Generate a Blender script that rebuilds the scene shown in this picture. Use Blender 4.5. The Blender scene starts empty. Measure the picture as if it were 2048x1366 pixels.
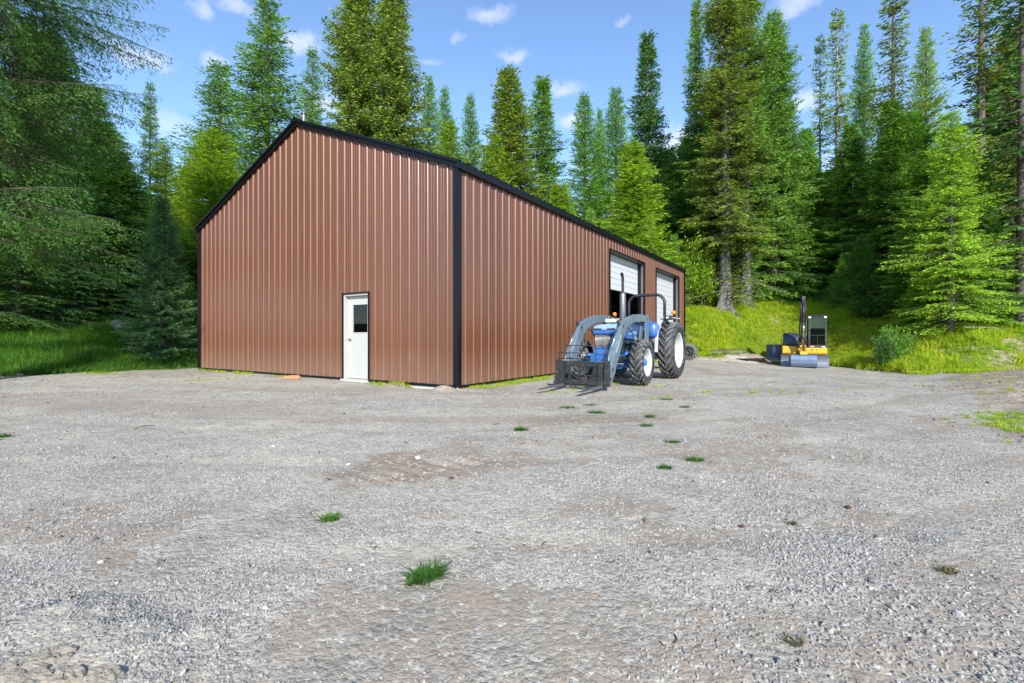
import bpy, bmesh, math, random
import numpy as np
from mathutils import Vector, Matrix

# ---------------------------------------------------------------- camera, sky, sun, exposure
SC = bpy.context.scene
COL = SC.collection
R = math.radians
CAM_Z = 1.11
FPX = 964.0                       # focal length in pixels of a 2048 wide frame

cam_d = bpy.data.cameras.new("camera")
cam_d.sensor_width = 36.0
cam_d.lens = FPX / 2048 * 36.0
cam_d.clip_start = 0.05
cam_d.clip_end = 3000
cam_d.shift_y = -8.0 / 2048
cam = bpy.data.objects.new("camera", cam_d)
cam.location = (0, 0, CAM_Z)
cam.rotation_euler = (R(90), 0, 0)
COL.objects.link(cam)
SC.camera = cam

SUN_EL = R(30)
SUN_DIR_H = Vector((0.12, -0.993, 0)).normalized()          # towards the sun, horizontally
SUN_DIR = Vector((SUN_DIR_H.x * math.cos(SUN_EL), SUN_DIR_H.y * math.cos(SUN_EL), math.sin(SUN_EL)))
sun_d = bpy.data.lights.new("sun", "SUN")
sun_d.energy = 3.5
sun_d.angle = R(0.55)
sun_d.color = (1.0, 0.955, 0.88)
sun = bpy.data.objects.new("sun", sun_d)
sun.rotation_euler = SUN_DIR.to_track_quat('Z', 'Y').to_euler()
sun.location = SUN_DIR * 60
COL.objects.link(sun)

SC.view_settings.view_transform = 'Standard'
SC.view_settings.look = 'None'
SC.view_settings.exposure = 1.02
SC.view_settings.gamma = 1
SC.view_settings.use_curve_mapping = False
SC.cycles.max_bounces = 8
SC.cycles.diffuse_bounces = 3
SC.cycles.glossy_bounces = 3
SC.cycles.transmission_bounces = 4
SC.cycles.transparent_max_bounces = 12
SC.cycles.use_denoising = True

world = bpy.data.worlds.new("World")
SC.world = world
world.use_nodes = True
wn = world.node_tree.nodes
wl = world.node_tree.links
wn.clear()

def pixdir(px, py):
    v = Vector(((px - 1024) / FPX, 1.0, (675 - py) / FPX))
    return v.normalized()

def build_world():
    out = wn.new("ShaderNodeOutputWorld")
    bg = wn.new("ShaderNodeBackground")
    bg.inputs['Strength'].default_value = 0.15
    sky = wn.new("ShaderNodeTexSky")
    sky.sky_type = 'NISHITA'
    sky.sun_disc = False
    sky.sun_elevation = SUN_EL
    sky.sun_rotation = math.atan2(SUN_DIR_H.x, SUN_DIR_H.y)
    sky.altitude = 900
    sky.air_density = 1.0
    sky.dust_density = 0.05
    sky.ozone_density = 3.5
    tc = wn.new("ShaderNodeTexCoord")
    # soft edges for the little fair weather clouds
    nz = wn.new("ShaderNodeTexNoise")
    nz.inputs['Scale'].default_value = 26.0
    nz.inputs['Detail'].default_value = 6.0
    nz.inputs['Roughness'].default_value = 0.6
    wl.new(tc.outputs['Generated'], nz.inputs['Vector'])
    sub = wn.new("ShaderNodeVectorMath"); sub.operation = 'SUBTRACT'
    wl.new(nz.outputs['Color'], sub.inputs[0]); sub.inputs[1].default_value = (0.5, 0.5, 0.5)
    scl = wn.new("ShaderNodeVectorMath"); scl.operation = 'SCALE'
    wl.new(sub.outputs[0], scl.inputs[0]); scl.inputs['Scale'].default_value = 0.05
    add = wn.new("ShaderNodeVectorMath"); add.operation = 'ADD'
    wl.new(tc.outputs['Generated'], add.inputs[0]); wl.new(scl.outputs[0], add.inputs[1])
    clouds = []   # px, py, half width px, half height px, density
    for c in ((598, 82, 58, 22, .9), (438, 122, 30, 18, .8), (280, 112, 60, 22, .9), (982, 28, 52, 18, .75),
              (1030, 112, 44, 17, .75), (1125, 178, 55, 20, .75), (920, 72, 18, 9, .5), (1595, 8, 52, 22, .8),
              (1245, 38, 24, 10, .45), (1145, 240, 45, 26, .9), (1352, 285, 55, 42, .95), (655, 205, 60, 30, .8),
              (1600, 205, 45, 30, .9), (405, 14, 24, 24, .7), (470, 6, 40, 16, .7), (860, 122, 26, 9, .4),
              (1700, 330, 70, 50, .8), (340, 250, 60, 30, .5), (1175, 330, 60, 30, .6)):
        clouds.append((pixdir(c[0], c[1]), c[2] * .72 / FPX, c[3] * .66 / FPX, c[4] * .55))
    rng = random.Random(5)
    for i in range(14):
        az = rng.uniform(60, 300)
        el = rng.uniform(15, 60)
        d = Vector((math.sin(R(az)) * math.cos(R(el)), math.cos(R(az)) * math.cos(R(el)), math.sin(R(el))))
        clouds.append((d, rng.uniform(.04, .09), rng.uniform(.02, .03), .8))
    acc = None
    for d, hw, hh, den in clouds:
        s = wn.new("ShaderNodeVectorMath"); s.operation = 'SUBTRACT'
        wl.new(add.outputs[0], s.inputs[0]); s.inputs[1].default_value = tuple(d)
        m = wn.new("ShaderNodeVectorMath"); m.operation = 'MULTIPLY'
        wl.new(s.outputs[0], m.inputs[0]); m.inputs[1].default_value = (1 / hw, 1 / hw, 1 / hh)
        ln = wn.new("ShaderNodeVectorMath"); ln.operation = 'LENGTH'
        wl.new(m.outputs[0], ln.inputs[0])
        mr = wn.new("ShaderNodeMapRange"); mr.interpolation_type = 'SMOOTHSTEP'
        mr.inputs['From Min'].default_value = 1.25; mr.inputs['From Max'].default_value = 0.1
        mr.inputs['To Min'].default_value = 0; mr.inputs['To Max'].default_value = den
        wl.new(ln.outputs['Value'], mr.inputs['Value'])
        if acc is None:
            acc = mr.outputs[0]
        else:
            mx = wn.new("ShaderNodeMath"); mx.operation = 'MAXIMUM'
            wl.new(acc, mx.inputs[0]); wl.new(mr.outputs[0], mx.inputs[1]); acc = mx.outputs[0]
    mix = wn.new("ShaderNodeMix"); mix.data_type = 'RGBA'
    wl.new(acc, mix.inputs['Factor'])
    wl.new(sky.outputs[0], mix.inputs['A'])
    mix.inputs['B'].default_value = (4.0, 4.0, 4.4, 1)
    wl.new(mix.outputs['Result'], bg.inputs['Color'])
    wl.new(bg.outputs[0], out.inputs['Surface'])
build_world()

# ---------------------------------------------------------------- helpers: objects
def tag(o, label=None, cat=None, group=None, kind=None):
    if label: o['label'] = label
    if cat: o['category'] = cat
    if group: o['group'] = group
    if kind: o['kind'] = kind
    return o

def empty(name, loc, rz=0.0, label=None, cat=None, group=None, parent=None):
    o = bpy.data.objects.new(name, None)
    o.empty_display_size = 0.2
    o.location = loc
    o.rotation_euler = (0, 0, rz)
    COL.objects.link(o)
    if parent: o.parent = parent
    return tag(o, label, cat, group)

class MB:
    """collects shapes, builds ONE mesh object"""
    def __init__(s):
        s.v = []; s.f = []; s.sm = []
    def add(s, vs, fs, smooth=False):
        n = len(s.v)
        s.v += [tuple(p) for p in vs]
        s.f += [tuple(i + n for i in f) for f in fs]
        s.sm += [smooth] * len(fs)
        return s
    def box(s, a, b, rot=None, piv=None):
        x0, y0, z0 = a; x1, y1, z1 = b
        vs = [Vector(p) for p in ((x0,y0,z0),(x1,y0,z0),(x1,y1,z0),(x0,y1,z0),(x0,y0,z1),(x1,y0,z1),(x1,y1,z1),(x0,y1,z1))]
        if rot is not None:
            c = Vector(piv) if piv is not None else (Vector(a) + Vector(b)) / 2
            vs = [rot @ (p - c) + c for p in vs]
        return s.add(vs, [(0,3,2,1),(4,5,6,7),(0,1,5,4),(1,2,6,5),(2,3,7,6),(3,0,4,7)])
    def bar(s, p, q, w, h, up=(0, 0, 1)):
        """rectangular bar from p to q, w across, h along up"""
        p = Vector(p); q = Vector(q); d = (q - p).normalized(); u = Vector(up)
        sd = d.cross(u)
        if sd.length < 1e-4: sd = d.cross(Vector((1, 0, 0)))
        sd.normalize(); u2 = sd.cross(d).normalized()
        vs = []
        for c in (p, q):
            for a, b in ((-1,-1),(1,-1),(1,1),(-1,1)):
                vs.append(c + sd * (a * w / 2) + u2 * (b * h / 2))
        return s.add(vs, [(0,1,2,3),(7,6,5,4),(0,4,5,1),(1,5,6,2),(2,6,7,3),(3,7,4,0)])
    def tube(s, pts, r, n=10, cap=True):
        pts = [Vector(p) for p in pts]
        rs = r if isinstance(r, (list, tuple)) else [r] * len(pts)
        vs = []; fs = []
        ref = None
        for i, p in enumerate(pts):
            if i == 0: d = pts[1] - p
            elif i == len(pts) - 1: d = p - pts[i - 1]
            else: d = (pts[i + 1] - p).normalized() + (p - pts[i - 1]).normalized()
            d.normalize()
            if ref is None:
                ref = Vector((0, 0, 1)) if abs(d.z) < 0.9 else Vector((1, 0, 0))
            a = d.cross(ref).normalized(); b = a.cross(d).normalized(); ref = b
            for k in range(n):
                t = 2 * math.pi * k / n
                vs.append(p + (a * math.cos(t) + b * math.sin(t)) * rs[i])
        for i in range(len(pts) - 1):
            for k in range(n):
                k2 = (k + 1) % n
                fs.append((i*n+k, i*n+k2, (i+1)*n+k2, (i+1)*n+k))
        s.add(vs, fs, True)
        if cap:
            m = len(s.v) - len(vs)
            s.f.append(tuple(m + k for k in reversed(range(n)))); s.sm.append(False)
            s.f.append(tuple(m + (len(pts)-1)*n + k for k in range(n))); s.sm.append(False)
        return s
    def cyl(s, p, q, r, n=16, r2=None):
        return s.tube([p, q], [r, r if r2 is None else r2], n)
    def lathe(s, prof, n=32, axis='y', c=(0, 0, 0), smooth=True, closed=False):
        """prof: (along axis, radius)"""
        vs = []; fs = []
        for a, r in prof:
            for k in range(n):
                t = 2 * math.pi * k / n
                cs, sn = r * math.cos(t), r * math.sin(t)
                if axis == 'y': vs.append((c[0] + cs, c[1] + a, c[2] + sn))
                elif axis == 'z': vs.append((c[0] + cs, c[1] + sn, c[2] + a))
                else: vs.append((c[0] + a, c[1] + cs, c[2] + sn))
        m = len(prof)
        for i in range(m if closed else m - 1):
            j = (i + 1) % m
            for k in range(n):
                k2 = (k + 1) % n
                fs.append((i*n+k, i*n+k2, j*n+k2, j*n+k))
        return s.add(vs, fs, smooth)
    def prism(s, poly, a, b, axis='y'):
        """poly in the plane of the two other axes (in x,z / y,z / x,y order), extruded a..b along axis"""
        def P(u, w, t):
            if axis == 'y': return (u, t, w)
            if axis == 'x': return (t, u, w)
            return (u, w, t)
        n = len(poly)
        vs = [P(u, w, a) for u, w in poly] + [P(u, w, b) for u, w in poly]
        fs = [tuple(range(n)), tuple(reversed(range(n, 2 * n)))]
        for i in range(n):
            j = (i + 1) % n
            fs.append((i, i + n, j + n, j))
        return s.add(vs, fs)
    def mesh(s, name, mat):
        me = bpy.data.meshes.new(name)
        me.from_pydata(s.v, [], s.f)
        me.polygons.foreach_set('use_smooth', s.sm)
        bm = bmesh.new(); bm.from_mesh(me)
        bmesh.ops.recalc_face_normals(bm, faces=bm.faces)
        bm.to_mesh(me); bm.free()
        if mat: me.materials.append(mat)
        me.update()
        return me
    def build(s, name, mat, parent=None, bevel=0, loc=None, rot=None):
        o = bpy.data.objects.new(name, s.mesh(name, mat))
        COL.objects.link(o)
        if parent: o.parent = parent
        if loc is not None: o.location = loc
        if rot is not None: o.rotation_euler = rot
        if bevel:
            m = o.modifiers.new("bevel", 'BEVEL')
            m.width = bevel; m.segments = 2; m.limit_method = 'ANGLE'; m.angle_limit = R(35)
            m.harden_normals = False
        return o

def shared(name, me, parent=None, loc=(0, 0, 0), rot=(0, 0, 0), scale=None):
    o = bpy.data.objects.new(name, me)
    COL.objects.link(o)
    if parent: o.parent = parent
    o.location = loc; o.rotation_euler = rot
    if scale: o.scale = scale
    return o

def np_mesh(name, V, F, mat=None, smooth=False, attrs=None):
    """V (n,3), F (m,k) all faces with k corners"""
    me = bpy.data.meshes.new(name)
    V = np.asarray(V, dtype=np.float32); F = np.asarray(F, dtype=np.int32)
    n, (m, k) = len(V), F.shape
    me.vertices.add(n); me.vertices.foreach_set('co', V.ravel())
    me.loops.add(m * k); me.loops.foreach_set('vertex_index', F.ravel())
    me.polygons.add(m)
    me.polygons.foreach_set('loop_start', np.arange(0, m * k, k, dtype=np.int32))
    me.polygons.foreach_set('loop_total', np.full(m, k, dtype=np.int32))
    me.polygons.foreach_set('use_smooth', np.full(m, smooth, dtype=bool))
    for an, av in (attrs or {}).items():
        a = me.attributes.new(an, 'FLOAT', 'POINT')
        a.data.foreach_set('value', np.asarray(av, dtype=np.float32))
    me.update(calc_edges=True)
    if mat: me.materials.append(mat)
    return me

# ---------------------------------------------------------------- helpers: materials
def new_mat(name):
    m = bpy.data.materials.new(name)
    m.use_nodes = True
    m.node_tree.nodes.clear()
    return m, m.node_tree.nodes, m.node_tree.links

def noise_node(n, l, scale, detail=4, rough=.55, coord='Object', vec=None, dim=None):
    t = n.new("ShaderNodeTexNoise")
    t.inputs['Scale'].default_value = scale
    t.inputs['Detail'].default_value = detail
    t.inputs['Roughness'].default_value = rough
    if vec is None:
        tc = n.new("ShaderNodeTexCoord"); vec = tc.outputs[coord]
    l.new(vec, t.inputs['Vector'])
    return t

def ramp(n, l, fac, stops):
    r = n.new("ShaderNodeValToRGB")
    e = r.color_ramp.elements
    while len(e) < len(stops): e.new(0.5)
    for el, (p, c) in zip(e, stops):
        el.position = p; el.color = tuple(c) + (1,) if len(c) == 3 else c
    l.new(fac, r.inputs['Fac'])
    return r

def mixc(n, l, fac, a, b, mode='MIX'):
    m = n.new("ShaderNodeMix"); m.data_type = 'RGBA'; m.blend_type = mode
    for sock, v in (('Factor', fac), ('A', a), ('B', b)):
        if isinstance(v, (int, float)): m.inputs[sock].default_value = v
        elif isinstance(v, (tuple, list)): m.inputs[sock].default_value = tuple(v) + (1,) if len(v) == 3 else v
        else: l.new(v, m.inputs[sock])
    return m.outputs['Result']

def mathn(n, l, op, a, b=None, clamp=False):
    m = n.new("ShaderNodeMath"); m.operation = op; m.use_clamp = clamp
    for i, v in enumerate((a, b)):
        if v is None: continue
        if isinstance(v, (int, float)): m.inputs[i].default_value = v
        else: l.new(v, m.inputs[i])
    return m.outputs[0]

def finish(n, l, color, rough=.5, metal=0, bump=None, bump_s=.3, bump_d=.01, coat=0, spec=.5):
    p = n.new("ShaderNodeBsdfPrincipled"); o = n.new("ShaderNodeOutputMaterial")
    for sock, v in (('Base Color', color), ('Roughness', rough), ('Metallic', metal)):
        if isinstance(v, (int, float)): p.inputs[sock].default_value = v
        elif isinstance(v, (tuple, list)): p.inputs[sock].default_value = tuple(v) + (1,) if len(v) == 3 else v
        else: l.new(v, p.inputs[sock])
    p.inputs['Coat Weight'].default_value = coat
    p.inputs['Coat Roughness'].default_value = 0.15
    p.inputs['Specular IOR Level'].default_value = spec
    if bump is not None:
        b = n.new("ShaderNodeBump"); b.inputs['Strength'].default_value = bump_s
        b.inputs['Distance'].default_value = bump_d
        l.new(bump, b.inputs['Height']); l.new(b.outputs[0], p.inputs['Normal'])
    l.new(p.outputs[0], o.inputs['Surface'])
    return p

def paint(name, col, rough=.4, metal=0, dirt=.25, dirt_col=(.28, .24, .19), scale=6, var=.12, coat=0, bump=.05, spec=.5):
    """painted / bare surface with grime, faded patches and fine unevenness"""
    m, n, l = new_mat(name)
    a = noise_node(n, l, scale, 6, .65)
    b = noise_node(n, l, scale * 7, 4, .6)
    lo = tuple(c * (1 - var) for c in col); hi = tuple(min(1, c * (1 + var)) for c in col)
    base = ramp(n, l, b.outputs['Fac'], [(.3, lo), (.7, hi)]).outputs['Color']
    msk = ramp(n, l, a.outputs['Fac'], [(.48, (0, 0, 0)), (.72, (1, 1, 1))]).outputs['Color']
    fac = mathn(n, l, 'MULTIPLY', msk, dirt)
    c = mixc(n, l, fac, base, dirt_col)
    rr = mathn(n, l, 'ADD', mathn(n, l, 'MULTIPLY', a.outputs['Fac'], .25), rough - .12)
    finish(n, l, c, rr, metal, b.outputs['Fac'], bump, .01, coat, spec)
    return m

MAT = {}
MAT['blue'] = paint('tractor_blue_paint', (.022, .13, .42), .40, dirt=.55, dirt_col=(.16, .2, .24), coat=.3)
MAT['palehood'] = paint('faded_blue_hood', (.22, .42, .68), .35, dirt=.35, dirt_col=(.5, .53, .55), coat=.3)
MAT['loader'] = paint('loader_grey_blue_paint', (.115, .165, .20), .42, dirt=.4, dirt_col=(.3, .3, .28))
MAT['white'] = paint('white_paint', (.50, .50, .475), .45, dirt=.4, dirt_col=(.45, .42, .36))
MAT['doorwhite'] = paint('door_white', (.45, .445, .41), .45, dirt=.10, dirt_col=(.5, .48, .42), scale=2, var=.02)
MAT['garage'] = paint('garage_door_white', (.54, .55, .56), .5, dirt=.2, dirt_col=(.45, .45, .42), scale=2, var=.03)
MAT['black'] = paint('black_steel_trim', (.004, .0045, .006), .38, dirt=.12, dirt_col=(.03, .03, .03), scale=3, spec=.35)
MAT['blacksteel'] = paint('worn_black_steel', (.02, .02, .022), .45, dirt=.65, dirt_col=(.10, .085, .07), scale=9)
MAT['darkgrey'] = paint('dark_grey_paint', (.022, .026, .033), .4, dirt=.3)
MAT['navy'] = paint('dark_blue_steel', (.02, .035, .075), .38, dirt=.25, dirt_col=(.08, .1, .13))
MAT['worn'] = paint('worn_bare_steel', (.20, .205, .215), .42, .6, dirt=.6, dirt_col=(.22, .2, .17), scale=10)
MAT['rust'] = paint('rusty_steel', (.10, .06, .04), .8, .2, dirt=.6, dirt_col=(.17, .12, .09), scale=9)
MAT['chrome'] = paint('chrome_rod', (.75, .75, .75), .15, 1, dirt=.1, bump=0)
MAT['yellow'] = paint('excavator_yellow_paint', (.72, .40, .02), .35, dirt=.2, coat=.3)
MAT['bucketblue'] = paint('worn_bucket_steel', (.13, .19, .29), .45, .3, dirt=.55, dirt_col=(.3, .28, .25), scale=5)
MAT['rubber'] = paint('tyre_rubber', (.022, .022, .024), .7, dirt=.6, dirt_col=(.17, .165, .155), scale=5, bump=.2)
MAT['lug'] = paint('dusty_tread_rubber', (.07, .07, .07), .75, dirt=.95, dirt_col=(.34, .33, .31), scale=7, bump=.2)
MAT['cream'] = paint('cream_plastic', (.55, .50, .38), .5, dirt=.3)
MAT['concrete'] = paint('slab_concrete', (.50, .49, .46), .9, dirt=.5, dirt_col=(.25, .21, .16), scale=3, bump=.3)
MAT['seat'] = paint('seat_vinyl', (.03, .03, .032), .5, dirt=.2)
MAT['engine'] = paint('oily_engine_iron', (.035, .05, .075), .45, .4, dirt=.7, dirt_col=(.02, .09, .22), scale=16)
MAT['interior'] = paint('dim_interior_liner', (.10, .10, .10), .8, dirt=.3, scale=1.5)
MAT['grill'] = paint('grille_bars', (.45, .44, .42), .35, .5, dirt=.3)

def simple(name, col, rough=.5, metal=0, emit=None):
    m, n, l = new_mat(name)
    p = finish(n, l, col, rough, metal)
    return m
MAT['amber'] = simple('amber_lens', (.95, .26, .01), .2)
MAT['lens'] = simple('clear_lens', (.8, .8, .8), .1, .6)
MAT['letter'] = simple('white_lettering', (.8, .82, .84), .5)
MAT['letterdark'] = simple('dark_lettering', (.01, .01, .012), .5)

def glass(name, tint=(.55, .7, .68), rough=.02, trans=.75):
    m, n, l = new_mat(name)
    fr = n.new("ShaderNodeFresnel"); fr.inputs['IOR'].default_value = 1.5
    tr = n.new("ShaderNodeBsdfTransparent"); tr.inputs['Color'].default_value = tuple(tint) + (1,)
    gl = n.new("ShaderNodeBsdfGlossy"); gl.inputs['Roughness'].default_value = rough
    mx = n.new("ShaderNodeMixShader"); o = n.new("ShaderNodeOutputMaterial")
    f = mathn(n, l, 'MULTIPLY_ADD', fr.outputs[0], 1.0)
    f.node.inputs[2].default_value = .0; f.node.use_clamp = True
    l.new(f, mx.inputs[0])
    l.new(tr.outputs[0], mx.inputs[1]); l.new(gl.outputs[0], mx.inputs[2]); l.new(mx.outputs[0], o.inputs['Surface'])
    return m
MAT['glass'] = glass('cab_glass', (.30, .56, .50))
MAT['doorglass'] = glass('door_window_glass', (.6, .62, .6))

def wall_paint():
    m, n, l = new_mat('brown_siding_paint')
    tc = n.new("ShaderNodeTexCoord")
    a = noise_node(n, l, 1.1, 5, .6, vec=tc.outputs['Object'])
    mp = n.new("ShaderNodeMapping"); mp.inputs['Scale'].default_value = (1, 1, .06)
    l.new(tc.outputs['Object'], mp.inputs['Vector'])
    st = noise_node(n, l, 9, 4, .6, vec=mp.outputs[0])
    fn = noise_node(n, l, 60, 3, .6, vec=tc.outputs['Object'])
    base = ramp(n, l, st.outputs['Fac'], [(.3, (.120, .040, .014)), (.7, (.148, .052, .019))]).outputs['Color']
    oi = n.new('ShaderNodeObjectInfo')
    base = mixc(n, l, 1.0, base, ramp(n, l, oi.outputs['Random'], [(0, (.92, .92, .93)), (1, (1.08, 1.07, 1.06))]).outputs['Color'], 'MULTIPLY')
    # dust splashed up from the yard: near the foot of the wall
    sp = n.new("ShaderNodeSeparateXYZ"); l.new(tc.outputs['Object'], sp.inputs[0])
    mr = n.new("ShaderNodeMapRange"); mr.inputs['From Min'].default_value = .9; mr.inputs['From Max'].default_value = 0.0
    mr.inputs['To Min'].default_value = 0; mr.inputs['To Max'].default_value = .42
    l.new(sp.outputs['Z'], mr.inputs['Value'])
    dm = mathn(n, l, 'MULTIPLY', mr.outputs[0], mathn(n, l, 'MULTIPLY', fn.outputs['Fac'], 1.5), True)
    c = mixc(n, l, dm, base, (.30, .21, .16))
    sc = ramp(n, l, a.outputs['Fac'], [(.66, (0, 0, 0)), (.74, (1, 1, 1))]).outputs['Color']
    c = mixc(n, l, mathn(n, l, 'MULTIPLY', sc, .15), c, (.32, .2, .15))
    rr = mathn(n, l, 'ADD', mathn(n, l, 'MULTIPLY', st.outputs['Fac'], .08), .29)
    bm_ = mathn(n, l, 'ADD', a.outputs['Fac'], mathn(n, l, 'MULTIPLY', fn.outputs['Fac'], .02))
    q = finish(n, l, c, rr, 0, bm_, .10, .02, coat=0, spec=.62); q.inputs['IOR'].default_value = 1.58
    return m
MAT['siding'] = wall_paint()

# ---------------------------------------------------------------- terrain
_rt = np.random.RandomState(11).rand(256, 256)
def vnoise(x, y, s=0):
    x = np.asarray(x, float) + s * 17.3; y = np.asarray(y, float) + s * 31.7
    xi = np.floor(x).astype(int); yi = np.floor(y).astype(int)
    fx = x - xi; fy = y - yi
    fx = fx * fx * (3 - 2 * fx); fy = fy * fy * (3 - 2 * fy)
    g = lambda a, b: _rt[a & 255, b & 255]
    return (g(xi, yi) * (1 - fx) * (1 - fy) + g(xi + 1, yi) * fx * (1 - fy) + g(xi, yi + 1) * (1 - fx) * fy + g(xi + 1, yi + 1) * fx * fy)
def fbm(x, y, s=0, o=4, g=.5):
    a = 0; w = 1; t = 0
    for i in range(o):
        a = a + w * vnoise(np.asarray(x) * 2 ** i, np.asarray(y) * 2 ** i, s + i); t += w; w *= g
    return a / t
def sst(x, a, b):
    t = np.clip((np.asarray(x, float) - a) / (b - a), 0, 1); return t * t * (3 - 2 * t)

# bearing (deg, 0 = straight ahead, + = right): foot of the bank (range, height), crest of the bank (range, height)
TB = np.array([(-180, 45, 0, 60, 1), (-110, 32, 0, 46, 1), (-65, 21, 0, 31, 1.4), (-46.7, 20.3, 0, 28.5, 1.5), (-40.5, 20.3, 0, 31, 2.0),
               (-32.9, 21.5, 0, 29, 1.8), (-20, 29, 0, 36, 2.0), (0, 37, 0, 44, 2.3), (10, 34.5, 0, 41, 2.5), (16, 30.2, 0, 37, 2.7),
               (19.6, 27.6, 0, 34, 2.95), (24.3, 27.8, -.1, 35, 2.85), (29.1, 31.3, -.35, 38.9, 3.4), (33.4, 30.2, -.4, 38.5, 3.05),
               (37.4, 28.0, -.45, 36, 2.4), (40.6, 25.6, -.36, 33.5, 1.8), (43.8, 25.3, -.22, 31.5, 1.55), (46.7, 27, -.1, 33.5, 1.6),
               (60, 27, 0, 36, 1.6), (110, 32, 0, 46, 1), (180, 45, 0, 60, 1)], float)
def bank(X, Y):
    th = np.degrees(np.arctan2(X, Y)); r = np.hypot(X, Y)
    g = [np.interp(th, TB[:, 0], TB[:, i]) for i in range(1, 5)]
    return th, r, g[0], g[1], g[2], g[3]
EDGE = np.array([(1, 1.3), (2.5, 3.1), (4.3, 4.75), (7.4, 6.9), (11.8, 10.3), (15.5, 13.6), (19, 17.5), (40, 40)], float)
def edge_x(Y): return np.interp(Y, EDGE[:, 0], EDGE[:, 1])

def rnd_blob(X, Y, cx, cy, rx, ry, ang=0, soft=.5, seed=0, amp=.6):
    ca, sa = math.cos(ang), math.sin(ang)
    u = ((X - cx) * ca + (Y - cy) * sa) / rx; v = (-(X - cx) * sa + (Y - cy) * ca) / ry
    d = np.sqrt(u * u + v * v) + (fbm(X / max(rx, ry) * 2.5, Y / max(rx, ry) * 2.5, seed) - .5) * amp * 2
    return 1 - sst(d, 1 - soft, 1 + soft * .3)

def height(X, Y, fine=False):
    X = np.asarray(X, float); Y = np.asarray(Y, float)
    th, r, rb, zb, rc, zc = bank(X, Y)
    rbn = rb + (fbm(X / 2.5, Y / 2.5, 3) - .5) * 1.0
    z = zb * sst(r, 11, np.maximum(rbn, 12) * .93)
    up = np.clip((r - rbn) / (rc - rbn), 0, 1)
    z = z + (zc - zb) * (up * up * (3 - 2 * up)) + np.clip(r - rc, 0, 60) * .05
    g = sst(r, rb - 1, rb + 3)
    z = z + g * (fbm(X / 1.8, Y / 1.8, 7) - .5) * .45
    if True:
        amp = 1 - g
        z = z + amp * ((fbm(X / 2.2, Y / 2.2, 21, 3) - .5) * .035)
        # soil heaped at the foot of the wall, either side of the exposed slab
        z = z - .20 * rnd_blob(X, Y, -1.92, 10.72, .62, .26, -.58, .8, 43, .15) - .10 * rnd_blob(X, Y, -1.1, 10.2, .8, .22, -.5, .8, 45, .1)
        z = z + .07 * rnd_blob(X, Y, -2.62, 11.05, .34, .2, -.5, .8, 41, .3) + .11 * rnd_blob(X, Y, -1.32, 10.12, .34, .2, 0, .8, 42, .3)
        z = z + .05 * rnd_blob(X, Y, -1.62, 1.68, .55, .30, 0, .5, 44, .5)
        # rutted soil to the right of the gravel
        rut = sst(X - edge_x(Y), -.3, 1.2) * sst(Y, 3, 6) * amp
        z = z + rut * ((fbm(X * 1.3, Y * 3, 51, 4) - .5) * .16 + .02)
        z = z + rnd_blob(X, Y, 12.6, 25.8, 2.2, .9, .4, .7, 61, .4) * .45
        z = z + rnd_blob(X, Y, 9.9, 25.4, 1.0, .6, .4, .7, 62, .4) * .15
    if fine:
        near = 1 - sst(r, 6, 14)
        z = z + near * amp * ((fbm(X * 3.2, Y * 3.2, 31, 4) - .5) * .010)
        z = z - .011 * wheel_paths(X, Y) * amp
        # tyre print in the bare patch
        tp = rnd_blob(X, Y, -.75, 4.15, .8, .62, 0, .4, 71, .5)
        u = X * .62 + Y * .78
        z = z + tp * (.018 * np.sin(u * 38) * np.exp(-(((X * .78 - Y * .62) + 3.1) / .16) ** 2))
    return z
def hz(x, y): return float(height(np.array([x]), np.array([y]))[0])
def gpt(px, py, z0=0.0):
    """a point on the ground seen at that place of the picture"""
    z = z0
    for _ in range(12):
        Y = (CAM_Z - z) * FPX / max(py - 675, 1.0); X = (px - 1024) / FPX * Y
        z = z * .4 + hz(X, Y) * .6
    return X, Y, hz(X, Y)
def at(px, Y):
    X = (px - 1024) / FPX * Y
    return X, Y, hz(X, Y)

def tracks(X, Y):
    # packed wheel paths sweeping round in front of the workshop
    rad = np.hypot(X + 2.0, Y - 21.0); ang = np.arctan2(X + 2.0, 21.0 - Y)
    t = fbm(rad * 1.15, ang * 2.2, 401, 3, .5)
    n = fbm(X / .8, Y / .8, 405, 4, .6)
    w = sst(t + (n - .5) * .5, .56, .74)
    return np.maximum(w, wheel_paths(X, Y) * sst(n, .32, .58))
def wheel_paths(X, Y):
    rad = np.hypot(X + 2.0, Y - 21.0) + .35 * (fbm(X / 3, Y / 3, 409, 2) - .5)
    k = 0
    for r0 in (11.3, 12.9, 15.2, 16.8, 18.6): k = k + np.exp(-((rad - r0) / .15) ** 2)
    rad2 = np.hypot(X + 12.0, Y - 4.0)
    for r0 in (14.2, 15.8): k = k + .8 * np.exp(-((rad2 - r0) / .14) ** 2)
    return np.clip(k, 0, 1) * (1 - sst(Y, 11, 15) * sst(-X, 2, 4)) * sst(Y, 1.2, 2.4)
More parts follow.
